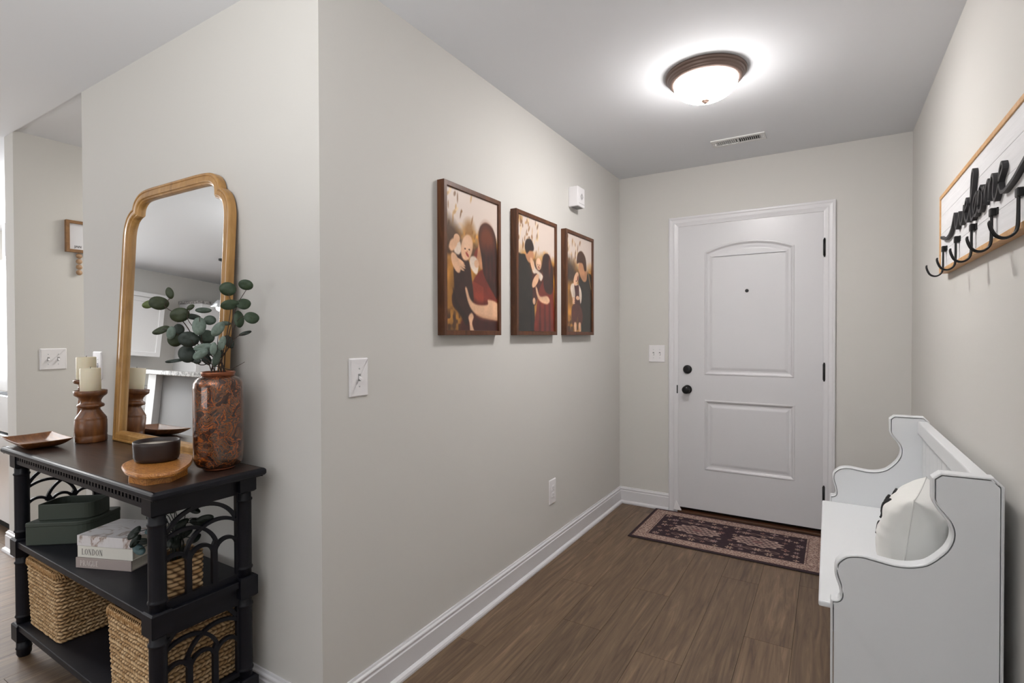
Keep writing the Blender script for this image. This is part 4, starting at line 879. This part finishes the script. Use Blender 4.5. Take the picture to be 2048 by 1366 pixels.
for i, (x, y, z, rx, ry, ang, k) in enumerate(LV):
    ctr = Vector((x, y, z)); fd = cam_dir(ctr) + Vector((rn.uniform(-.35, .35), rn.uniform(-.35, .35), rn.uniform(-.1, .4)))
    mb, pts = leaf('leaf', ctr, rx * 1.0, ry * 1.1, ang, k, eu, None, fd)
    o = mb.build('leaf', LM[k], None, fix=False); o.parent = eu; o.matrix_parent_inverse = Matrix.Translation(-eu.location)
    md = o.modifiers.new('thick', 'SOLIDIFY'); md.thickness = .0006
stems = [[(-1.854, .882, 1.395), (-1.862, .868, 1.37), (-1.835, .885, 1.345), (-1.800, .900, 1.31), (-1.765, .925, 1.24)], [(-1.775, .905, 1.358), (-1.785, .90, 1.33), (-1.77, .915, 1.29), (-1.75, .935, 1.23)], [(-1.858, .858, 1.293), (-1.83, .88, 1.285), (-1.79, .91, 1.24), (-1.76, .935, 1.20)],
         [(-1.735, .912, 1.33), (-1.738, .918, 1.28), (-1.735, .93, 1.22)], [(-1.62, 1.0, 1.42), (-1.655, .995, 1.38), (-1.675, .985, 1.32), (-1.69, .97, 1.22)], [(-1.69, .981, 1.41), (-1.682, .985, 1.37), (-1.688, .975, 1.28), (-1.70, .965, 1.20)], [(-1.605, 1.007, 1.33), (-1.64, 1.0, 1.335), (-1.665, .99, 1.31), (-1.685, .975, 1.23)],
         [(-1.679, .945, 1.30), (-1.69, .945, 1.25), (-1.70, .95, 1.19)], [(-1.847, .87, 1.188), (-1.80, .90, 1.19), (-1.765, .93, 1.175)], [(-1.632, 1.0, 1.185), (-1.655, .99, 1.172), (-1.675, .975, 1.16)], [(-1.652, 1.013, 1.279), (-1.668, .99, 1.262), (-1.688, .972, 1.22)], [(-1.776, .90, 1.215), (-1.755, .925, 1.19)], [(-1.745, .89, 1.26), (-1.745, .92, 1.21)], [(-1.669, .947, 1.25), (-1.685, .95, 1.20)]]
for sidx, s in enumerate(stems):
    a = 2 * PI * sidx / len(stems); end = [(mouth.x + .022 * math.cos(a), mouth.y + .022 * math.sin(a), mouth.z - .005), (VX + .015 * math.cos(a + 2), VY + .015 * math.sin(a + 2), TZ + .03)]
    pts = catmull(s + end, 4); mb = MB().tube(pts, [.0009 + .0012 * t / (len(pts) - 1) for t in range(len(pts))], 6)
    o = mb.build('stem', stem_m); o.parent = eu; o.matrix_parent_inverse = Matrix.Translation(-eu.location)

# ------------------------------------------------------------------ things on the middle shelf
def leafbox(P, rad, z0, ht, name, label, open_top):
    P = round_poly(P, rad, 7); cx = sum(p[0] for p in P) / len(P); cy = sum(p[1] for p in P) / len(P); P = [(x - cx, y - cy) for x, y in P]
    P = P if area2(P) > 0 else P[::-1]
    e = empty(name, (cx, cy, z0), label, 'box'); w_ = .004
    mb = MB()
    if open_top:
        rings(mb, [(offset(P, .002), 0), (P, .003), (P, ht - .002), (offset(P, .001), ht), (offset(P, w_ - .001), ht), (offset(P, w_), ht - .002), (offset(P, w_), .005)], conv=lambda u, v, d: (u, v, d)); mb.add([(x, y, 0) for x, y in offset(P, .002)], [tuple(range(len(P)))[::-1]]); mb.build('tray', M['green'], e)
    else:
        rings(mb, [(offset(P, .003), 0), (offset(P, .001), .003), (offset(P, .001), ht - .016)], conv=lambda u, v, d: (u, v, d)); mb.add([(x, y, 0) for x, y in offset(P, .003)], [tuple(range(len(P)))[::-1]]); mb.build('body', M['green'], e)
        mb = MB(); rings(mb, [(offset(P, .001), ht - .0155), (P, ht - .014), (P, ht - .003), (offset(P, .0015), ht - .0008), (offset(P, .004), ht)], conv=lambda u, v, d: (u, v, d)); mb.add([(x, y, ht - .0155) for x, y in offset(P, .001)], [tuple(range(len(P)))[::-1]]); mb.build('lid', M['green'], e)
leafbox([(-2.632, .724), (-2.452, .868), (-2.550, 1.018), (-2.722, .872)], [.012, .06, .02, .06], MZ + .0005, .087, 'storage_box', 'large dark green leather lidded box on the middle shelf', False)
leafbox([(-2.622, .760), (-2.474, .890), (-2.540, .972), (-2.690, .862)], [.012, .045, .012, .045], MZ + .0882, .062, 'storage_box', 'small dark green open tray stacked on the larger green box', True)
M['paper'] = wood('page_edges', [(.3, (206, 200, 186)), (.7, (226, 220, 208))], (2, 2, 160), .8, 3, bump=.1)
M['bookmarble'] = wood('marbled_cover', [(.30, (226, 224, 226)), (.52, (220, 217, 218)), (.585, (150, 128, 116)), (.63, (214, 208, 208)), (.75, (232, 230, 232))], (7, 9, 4), .35, 1.0, coat=.2, bump=.0, distort=2.2, detail=4)
M['bookwhite'] = mat('ivory_book_cover', (222, 220, 212), .45)
M['booktaupe'] = mat('taupe_book_cover', (168, 156, 152), .45)
# condensed serif capitals drawn as strokes: (x0, y0, x1, y1, thickness) in a unit-high cell
GL = {'L': (.52, [('s', .12, 0, 1), ('h', .12, .5, .02), ('v', .48, 0, .22, .03)]), 'O': (.62, [('o', .31, .5)]), 'N': (.66, [('v', .13, 0, 1, .035), ('d', .13, 1, .53, 0, .1), ('v', .53, 0, 1, .035)]), 'D': (.64, [('s', .14, 0, 1), ('c', .14, .6)]), 'P': (.54, [('s', .14, 0, 1), ('p', .14, .5)]), 'R': (.6, [('s', .14, 0, 1), ('p', .14, .5), ('d', .28, .5, .56, 0, .1)]),
      'A': (.62, [('d', .31, 1, .08, 0, .035), ('d', .31, 1, .55, 0, .1), ('h', .17, .44, .33)]), 'G': (.62, [('g', .33, .5), ('s', .52, 0, .4)]), 'U': (.64, [('s', .14, .25, 1), ('v', .52, .25, 1, .035), ('u', .33, .25)]), 'E': (.54, [('s', .14, 0, 1), ('h', .14, .48, .02), ('h', .14, .4, .5), ('h', .14, .48, .98), ('v', .47, 0, .2, .03), ('v', .47, .8, 1, .03)])}
def glyphs(text, x, z, hgt, xs, y):
    mb = MB(); t = .0004
    def quad(p, wd):
        (a, b, c_, d) = p; dx, dy = c_ - a, d - b; l = math.hypot(dx, dy); nx, ny = -dy / l * wd / 2, dx / l * wd / 2
        q = [(a + nx, b + ny), (a - nx, b - ny), (c_ - nx, d - ny), (c_ + nx, d + ny)]
        mb.add([(x + u * hgt * xs, y - k, z + v * hgt) for k in (0, t) for u, v in q], [(0, 1, 2, 3), (4, 7, 6, 5), (0, 4, 5, 1), (1, 5, 6, 2), (2, 6, 7, 3), (3, 7, 4, 0)])
    def ring_(cx, cy, rx, ry, a0, a1, thick, thin):
        n = 18
        for i in range(n):
            a = math.radians(a0 + (a1 - a0) * i / n); b = math.radians(a0 + (a1 - a0) * (i + 1) / n)
            quad((cx + rx * math.cos(a), cy + ry * math.sin(a), cx + rx * math.cos(b), cy + ry * math.sin(b)), thin + (thick - thin) * abs(math.cos((a + b) / 2)) ** 1.5)
    for chx in text:
        wd, L_ = GL[chx]
        for g_ in L_:
            if g_[0] == 's': quad((g_[1], g_[2], g_[1], g_[3]), .11); [quad((g_[1] - .1, e, g_[1] + .1, e), .035) for e in (g_[2] + .015, g_[3] - .015)]
            elif g_[0] == 'v': quad((g_[1], g_[2], g_[1], g_[3]), g_[4]); [quad((g_[1] - .07, e, g_[1] + .07, e), .03) for e in (g_[2] + .015, g_[3] - .015) if g_[3] - g_[2] > .5]
            elif g_[0] == 'h': quad((g_[1], g_[3], g_[2], g_[3]), .035)
            elif g_[0] == 'd': quad((g_[1], g_[2], g_[3], g_[4]), g_[5])
            elif g_[0] == 'o': ring_(.31, .5, .23, .47, 0, 360, .11, .03)
            elif g_[0] == 'c': ring_(.16, .5, .38, .475, -90, 90, .1, .03)
            elif g_[0] == 'p': ring_(.16, .72, .28, .255, -90, 90, .1, .03)
            elif g_[0] == 'g': ring_(.33, .5, .25, .47, 50, 320, .11, .03)
            elif g_[0] == 'u': ring_(.33, .27, .19, .25, 180, 360, .1, .03)
        x += (wd + .07) * hgt * xs
    return mb
def book(z0, ht, cov, label, txt=None, ink_=None, dx=0, dy=0, rz=0, ln=.222, dp=.166):
    a = math.radians(21.8 + rz); e = empty('book', (-2.236 + dx, .751 + dy, z0), label, 'book', a, 'coffee table books on the middle shelf')
    mb = MB(); t = .0028
    mb.box(0, ln, 0, dp, 0, t, .0006).box(0, ln, 0, dp, ht - t, ht, .0006).box(.0, ln, -.001, .0035, 0, ht, .0012); mb.build('cover', cov, e)
    MB().box(.004, ln - .003, .004, dp - .003, t + .0002, ht - t - .0002).build('pages', M['paper'], e, label='cream page block')
    if txt:
        o = glyphs(txt, .018, ht * .24, ht * .52, .62 / .62, -.0012).build('title', ink_, e, label='spine lettering reading ' + txt)
    return e
book(MZ + .0005, .036, M['booktaupe'], 'taupe coffee table book with PRAGUE on the spine at the bottom of the stack', 'PRAGUE', mat('pale_spine_ink', (222, 216, 212), .5), rz=.3)
book(MZ + .0370, .040, M['bookwhite'], 'ivory coffee table book with LONDON on the spine in the middle of the stack', 'LONDON', mat('grey_spine_ink', (110, 106, 104), .5), dx=.004, dy=.004)
book(MZ + .0775, .036, M['bookmarble'], 'white marbled coffee table book on top of the stack', None, None, dx=.004, dy=.003, rz=-.3)

# ------------------------------------------------------------------ woven baskets
M['seagrass'] = vcol_mat('woven_seagrass', .7, .3)
def woven(P, ht, pitch, seg, amp, seed, taper=.0, mode='knit', res=.0022):
    """closed wall following polygon P (ccw) with a woven relief"""
    P = [np.array(p) for p in P]; n = len(P); ln = [np.hypot(*(P[(i + 1) % n] - P[i])) for i in range(n)]; tot = sum(ln); cum = np.concatenate([[0], np.cumsum(ln)])
    ns = int(tot / res); nz = int(ht / res)
    s = np.linspace(0, tot, ns, endpoint=False); idx = np.clip(np.searchsorted(cum, s, 'right') - 1, 0, n - 1); f = (s - cum[idx]) / np.array(ln)[idx]
    A = np.array(P)[idx]; B = np.array(P)[(idx + 1) % n]; xy = A + (B - A) * f[:, None]
    tg = (B - A) / np.array(ln)[idx][:, None]; nr = np.stack([tg[:, 1], -tg[:, 0]], -1)
    k = 9; nr = sum(np.roll(nr, j, 0) for j in range(-k, k + 1)); nr /= np.linalg.norm(nr, axis=1, keepdims=True)
    z = np.linspace(0, ht, nz); S, Z = np.meshgrid(s, z); jit = smooth_noise((nz, ns), 6, seed); jit2 = smooth_noise((nz, ns), 14, seed + 1)
    rowf = Z / pitch + (jit2 - .5) * .35; row = np.floor(rowf); fr = rowf - row
    rb = np.random.RandomState(seed); rowoff = rb.rand(400)
    if mode == 'knit':
        ph = S / seg + rowoff[row.astype(int) % 400] * 1.0 + (fr - .5) * np.where(row % 2 == 0, .9, -.9) + (jit - .5) * .5
        h = np.sqrt(np.clip(np.sin(PI * fr), 0, 1)) * (.45 + .55 * np.abs(np.sin(PI * ph)) ** .7)
    else:
        ph = S / seg + (row % 2) * .5 + (fr - .5) * .55 + (jit - .5) * .4
        h = np.sqrt(np.clip(np.sin(PI * fr), 0, 1)) * (.35 + .65 * np.abs(np.sin(PI * ph)) ** .8)
    cell = (np.floor(ph).astype(int) * 7 + row.astype(int) * 131) % 4096; tone = rb.rand(4096)[cell]
    tp = 1 - taper * (1 - Z / ht); ctr = np.array(P).mean(0)
    X = ctr[0] + (xy[:, 0] - ctr[0]) * tp + nr[:, 0] * h * amp; Y = ctr[1] + (xy[:, 1] - ctr[1]) * tp + nr[:, 1] * h * amp
    co = np.stack([X, Y, Z + 0 * S], -1).reshape(-1, 3); i = np.arange(nz * ns).reshape(nz, ns); j = np.roll(i, -1, 1)
    q = np.stack([i[:-1], j[:-1], j[1:], i[1:]], -1).reshape(-1, 4)
    me = bpy.data.meshes.new('weave'); me.from_pydata([], [], [])
    me.vertices.add(len(co)); me.vertices.foreach_set('co', co.astype(np.float32).ravel()); me.loops.add(q.size); me.loops.foreach_set('vertex_index', q.ravel().astype(np.int32)); me.polygons.add(len(q))
    me.polygons.foreach_set('loop_start', np.arange(0, q.size, 4, dtype=np.int32)); me.polygons.foreach_set('loop_total', np.full(len(q), 4, np.int32)); me.polygons.foreach_set('use_smooth', np.ones(len(q), bool)); me.update(calc_edges=True)
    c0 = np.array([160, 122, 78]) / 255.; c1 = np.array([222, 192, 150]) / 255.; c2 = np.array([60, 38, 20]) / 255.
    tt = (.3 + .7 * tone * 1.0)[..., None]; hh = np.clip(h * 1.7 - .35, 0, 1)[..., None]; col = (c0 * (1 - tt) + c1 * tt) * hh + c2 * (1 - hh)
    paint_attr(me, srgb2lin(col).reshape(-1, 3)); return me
def braid(P, z, r, seed, slant=.013, wd=.022):
    """herringbone rim: short slanted strands laid over the edge"""
    n = len(P); mb = MB(); rr = random.Random(seed)
    for i in range(n):
        a, b = Vector(P[i]), Vector(P[(i + 1) % n]); L_ = (b - a).length; t = (b - a) / L_; nr = Vector((t.y, -t.x)); k = max(1, int(round(L_ / .0115)))
        for j in range(k):
            p = a + t * (L_ * (j + .5) / k); s1 = rr.uniform(.85, 1.15)
            for sd in (1, -1):
                o0 = p + nr * .001; o1 = p + t * slant * s1 + nr * (.0068 if sd > 0 else -.010)
                mb.tube([(o0.x - t.x * .002, o0.y - t.y * .002, z + .004), ((o0.x + o1.x) / 2 + nr.x * .0035 * sd, (o0.y + o1.y) / 2 + nr.y * .0035 * sd, z + .0015 - .006 * (sd > 0)), (o1.x, o1.y, z - (.024 if sd > 0 else .004) * s1)], [r * .6, r * .95, r * .6], 6)
    return mb
def basket(name, label, x0, x1, y0, y1, z0, ht, pitch, seg, amp, seed, mode='knit', taper=.06, rim=True):
    cx, cy = (x0 + x1) / 2, (y0 + y1) / 2; e = empty(name, (cx, cy, z0), label, 'basket')
    P = round_poly([(x0 - cx, y0 - cy), (x1 - cx, y0 - cy), (x1 - cx, y1 - cy), (x0 - cx, y1 - cy)], .018, 5)
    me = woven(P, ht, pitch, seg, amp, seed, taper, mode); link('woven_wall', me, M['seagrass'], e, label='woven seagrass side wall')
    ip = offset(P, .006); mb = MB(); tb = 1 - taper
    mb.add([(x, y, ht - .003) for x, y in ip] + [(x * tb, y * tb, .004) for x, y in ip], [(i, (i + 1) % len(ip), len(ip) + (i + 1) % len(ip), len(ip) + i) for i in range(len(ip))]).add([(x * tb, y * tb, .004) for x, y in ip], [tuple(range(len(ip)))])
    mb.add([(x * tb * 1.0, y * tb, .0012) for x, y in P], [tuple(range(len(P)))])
    mb.build('lining', M['basketinner'], e, label='dark brown inner wall and base')
    if rim: braid(P, ht, .0026, seed).build('braided_rim', M['rimgrass'], e, fix=False)
    return e
M['basketinner'] = mat('basket_inner', (96, 68, 42), .9)  # inside of the baskets is an even dark brown
M['rimgrass'] = wood('rim_seagrass', [(.3, (150, 110, 66)), (.55, (186, 146, 98)), (.8, (212, 180, 136))], (60, 60, 60), .65, 2, bump=.1)
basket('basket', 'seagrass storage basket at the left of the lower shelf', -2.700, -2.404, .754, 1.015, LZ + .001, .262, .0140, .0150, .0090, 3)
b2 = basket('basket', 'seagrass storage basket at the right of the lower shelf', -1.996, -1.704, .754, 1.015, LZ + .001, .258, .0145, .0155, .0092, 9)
rc = MB(); cv_ = catmull([(-.10, -.08), (.09, -.09), (.10, .07), (-.08, .09)], 8, True)
rc.prism([(x, y) for x, y in cv_], 0, .215, True)
o = rc.build('folded_blanket', mat('dark_red_fabric', (84, 22, 20), .85, bump=(60, .4, .004)), label='folded dark red blanket inside the right basket', cat='blanket'); o.location = (-1.848, .885, LZ + .008)
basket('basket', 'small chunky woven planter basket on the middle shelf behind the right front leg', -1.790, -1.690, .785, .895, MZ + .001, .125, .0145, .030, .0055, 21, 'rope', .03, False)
# trailing greenery in the planter basket
gp = empty('potted_greenery', (-1.740, .840, MZ + .02), 'leafy plant, darkened to look shaded, in the small basket on the middle shelf', 'plant')
rl = random.Random(12); gm = leafmat('shade_dark_leaf', (10, 20, 14), (18, 32, 22)); gb = leafmat('blue_green_leaf', (58, 84, 88), (80, 104, 106))  # near-black green puts the shade under the tabletop into the leaf colour
tips = [(-1.80, .80, .715), (-1.82, .76, .64), (-1.81, .765, .615), (-1.83, .78, .63), (-1.78, .80, .70), (-1.76, .84, .73), (-1.72, .88, .72), (-1.69, .90, .69), (-1.71, .84, .69), (-1.74, .90, .67), (-1.82, .80, .74), (-1.70, .80, .65), (-1.83, .82, .70), (-1.78, .74, .68), (-1.73, .86, .65), (-1.745, .80, .62), (-1.72, .83, .635), (-1.80, .80, .66), (-1.70, .87, .635), (-1.77, .86, .66)]
for i, tp in enumerate(tips):
    tp = Vector(tp); base = Vector((-1.74 + rl.uniform(-.02, .02), .84 + rl.uniform(-.02, .02), MZ + .03)); mid = Vector(((tp.x + base.x * 2) / 3, (tp.y + base.y * 2) / 3, max(tp.z, .64)))
    o = MB().tube(catmull([base, Vector((base.x, base.y, .610)), mid, tp], 4), .0013, 5).build('stem', gm); o.parent = gp; o.matrix_parent_inverse = Matrix.Translation(-gp.location)
    fd = cam_dir(tp) + Vector((rl.uniform(-.5, .5), rl.uniform(-.5, .5), rl.uniform(0, .6)))
    mb, _ = leaf('leaf', tp, rl.uniform(.018, .026), rl.uniform(.010, .015), rl.uniform(-60, 60), 'd', gp, None, fd)
    o = mb.build('leaf', gb if i in (2, 17) else gm, None, fix=False); o.parent = gp; o.matrix_parent_inverse = Matrix.Translation(-gp.location); md = o.modifiers.new('thick', 'SOLIDIFY'); md.thickness = .0006

# ------------------------------------------------------------------ birthday board in the corridor
M['boardwhite'] = mat('white_board', (216, 216, 220), .5); M['tan'] = wood('tan_frame_wood', [(.3, (118, 84, 50)), (.7, (148, 108, 68))], (6, 6, 6), .5, 3); M['disc'] = wood('wooden_disc', [(.3, (150, 116, 84)), (.7, (176, 142, 108))], (8, 8, 8), .55, 3)
bb = empty('birthday_board', (-4.0247, 1.56, 1.893), 'tan framed white family board with hanging wooden discs on the corridor wall', 'sign', PI / 2)
O = rect(-.245, .245, -.098, .098); fr = MB(); rings(fr, [(O, 0), (O, .025), (offset(O, .018), .025), (offset(O, .018), .0)], False, conv=lambda u, v, d: (u, -d, v)); fr.build('frame', M['tan'], bb)
MB().box(-.227, .227, -.012, -.002, -.080, .080).build('panel', M['boardwhite'], bb)
def text_mesh(txt, size):
    cu = bpy.data.curves.new('t', 'FONT'); cu.body = txt; cu.size = size; cu.extrude = .0004; to = bpy.data.objects.new('t', cu); C.objects.link(to)
    bpy.context.view_layer.update(); me = bpy.data.meshes.new_from_object(to.evaluated_get(bpy.context.evaluated_depsgraph_get())); bpy.data.objects.remove(to); me.transform(Matrix.Rotation(PI / 2, 4, 'X')); return me
for tx, x in (('JAN', -.200), ('FEB', -.130), ('MAR', -.060)):
    me = text_mesh(tx, .021); me.materials.clear(); me.transform(Matrix.Translation((x, -.0126, -.068))); link('month_lettering', me, mat('dark_print', (70, 68, 68), .7), bb, label='small dark lettering reading ' + tx)
for j, (x, nn_) in enumerate(((-.178, 4), (-.108, 1), (-.04, 2))):
    MB().tube([(x, -.012, -.096), (x, -.012, -.105 - .033 * nn_)], .0008, 5).build('string', M['disc'], bb)
    for k in range(nn_):
        o = MB().lathe([(0, -.003), (.0155, -.003), (.0165, 0), (.0155, .003), (0, .003)], 24, cap=False).build('disc', M['disc'], bb); o.data.transform(Matrix.Translation((x, -.0125, -.118 - .0345 * k)) @ Matrix.Rotation(PI / 2, 4, 'X'))

# ------------------------------------------------------------------ kitchen: seen as a sliver at the left edge and in the mirror
fg = empty('refrigerator', (-4.75, 1.60, 0), 'stainless steel bottom-freezer refrigerator at the left edge past the corridor wall end', 'refrigerator')
def kp(mb, name, m, par, **k):
    o = mb.build(name, m, None, **k); o.parent = par; o.matrix_parent_inverse = Matrix.Translation(-par.location); return o
kp(MB().box(-5.20, -4.28, 1.19, 1.95, .08, 1.76), 'body', M['steel'], fg)
kp(MB().box(-4.735, -4.285, 1.13, 1.185, .925, 1.755, .008), 'door', M['steel'], fg); kp(MB().box(-5.195, -4.745, 1.13, 1.185, .925, 1.755, .008), 'door', M['steel'], fg)
kp(MB().box(-5.195, -4.285, 1.13, 1.185, .67, .905, .008), 'drawer', M['steel'], fg); kp(MB().box(-5.195, -4.285, 1.13, 1.185, .10, .655, .008), 'drawer', M['steel'], fg)
kp(MB().box(-5.18, -4.30, 1.20, 1.9, 0, .08), 'kick_plate', M['slot'], fg, label='dark kick plate')
for x in (-4.78, -4.70): kp(MB().tube([(x, 1.10, 1.05), (x, 1.10, 1.65)], .010, 10).tube([(x, 1.135, 1.07), (x, 1.10, 1.07)], .007, 8).tube([(x, 1.135, 1.63), (x, 1.10, 1.63)], .007, 8), 'handle', M['steel'], fg)
def cabinet(name, label, box, ndoor, axis, face, par=None, knobs=True, crown=False, drawer=False):
    x0, x1, y0, y1, z0, z1 = box; e = empty(name, ((x0 + x1) / 2, (y0 + y1) / 2, z0), label, 'cabinet')
    kp(MB().box(x0, x1, y0, y1, z0, z1), 'body', M['cabinet'], e)
    a0, a1 = (y0, y1) if axis == 'y' else (x0, x1); wd = (a1 - a0) / ndoor; cut = z1 - .17 if drawer else z1
    conv = (lambda u, v, d: (face + d, u, v)) if axis == 'y' else (lambda u, v, d: (u, face - d, v))
    for i in range(ndoor):
        for (za, zb, nm) in ([(z0, cut, 'door')] + ([(cut, z1, 'drawer')] if drawer else [])):
            P = rect(a0 + i * wd + .004, a0 + (i + 1) * wd - .004, za + .005, zb - .005); mb = MB(); b_ = .055 if nm == 'door' else .03
            rings(mb, [(P, 0), (P, .019), (offset(P, b_), .019), (offset(P, b_ + .004), .011)], conv=conv); d_ = kp(mb, nm, M['cabinet'], e)
            if knobs:
                u = a0 + (i + 1) * wd - .03 if i % 2 == 0 else a0 + i * wd + .03; zz = (za + zb) / 2 if nm == 'drawer' else (za + .06 if z0 > 1 else zb - .06)
                k_ = MB().lathe([(0, 0), (.006, 0), (.006, .014), (.015, .020), (.014, .028), (0, .030)], 16, cap=False); T_ = Matrix.Translation((face + .018, u, zz)) @ Matrix.Rotation(PI / 2, 4, 'Y') if axis == 'y' else Matrix.Translation((u, face - .018, zz)) @ Matrix.Rotation(PI / 2, 4, 'X')
                kk = k_.build('knob', M['black'], None, label='black cabinet knob'); kk.data.transform(T_); kk.parent = d_; kk.matrix_parent_inverse = Matrix.Translation(-e.location)
    if crown: kp(MB().box(x0, x1 + .03, y0 - .02, y1 + .02, z1, z1 + .06, .01), 'crown', M['cabinet'], e)
    return e
cabinet('wall_cabinet', 'white shaker cabinet above the refrigerator', (-5.20, -4.26, 1.35, 2.25, 1.80, 2.16), 2, 'x', 1.35, knobs=False, crown=False)
cabinet('wall_cabinet', 'white shaker wall cabinet seen in the mirror left half', (-7.95, -7.62, -1.66, -.72, 1.27, 2.05), 2, 'y', -7.62, crown=True)
cabinet('tall_cabinet', 'tall white hutch cabinet seen in the mirror right half', (-7.949, -7.40, -3.10, -2.02, .0, 2.06), 2, 'y', -7.40, crown=False, drawer=False)
bc = cabinet('base_cabinet', 'white base cabinets under the granite worktop seen low in the mirror', (-7.944, -7.32, -2.0, -.05, .001, .845), 4, 'y', -7.32, drawer=True)
setp(MB().box(-7.944, -7.29, -2.01, -.04, .8455, .885, .004).build('kitchen_worktop', M['granite']), 'grey granite worktop on the white base cabinets', 'worktop')
setp(MB().box(-7.95, -7.38, -3.12, -2.00, 2.0605, 2.10, .004).build('granite_shelf', M['granite']), 'grey granite slab on top of the tall white cabinet', 'shelf')
pn = empty('kitchen_peninsula', (-4.9, -.6, 0), 'grey kitchen peninsula with raised granite bar top seen in the mirror', 'peninsula')
kp(MB().box(-5.20, -4.20, -.62, -.50, 0, 1.075), 'knee_wall', mat('grey_panel', (150, 150, 152), .7), pn, label='mid grey knee wall panel')
kp(MB().box(-5.33, -5.20, -.66, -.44, 0, 1.075), 'end_post', M['cabinet'], pn, label='white end post')
kp(MB().box(-5.38, -4.19, -.78, -.38, 1.0755, 1.117, .006), 'bar_top', M['granite'], pn, label='grey granite bar top')
pd = empty('pendant_light', (-6.1, -1.5, H + .012), 'kitchen pendant light with a bare bright bulb seen in the mirror', 'lamp')
MB().lathe([(0, 0), (.06, 0), (.058, -.018), (.02, -.026), (0, -.026)], 28, cap=False).build('canopy', M['black'], pd, label='black ceiling canopy')
MB().tube([(0, 0, -.02), (0, 0, -.50)], .003, 6).build('cord', M['black'], pd)
MB().lathe([(.0, -.49), (.03, -.49), (.035, -.50), (.10, -.585), (.098, -.587), (.03, -.505), (0, -.50)], 32, cap=False).build('shade', M['steel'], pd, label='small metal shade')
MB().lathe([(0, -.50), (.014, -.50), (.016, -.53), (.030, -.56), (.034, -.585), (.026, -.61), (0, -.622)], 24, cap=False).build('bulb', mat('lit_bulb', (255, 250, 240), .4, emit=((255, 247, 236), 160.0)), pd, label='glowing bulb')
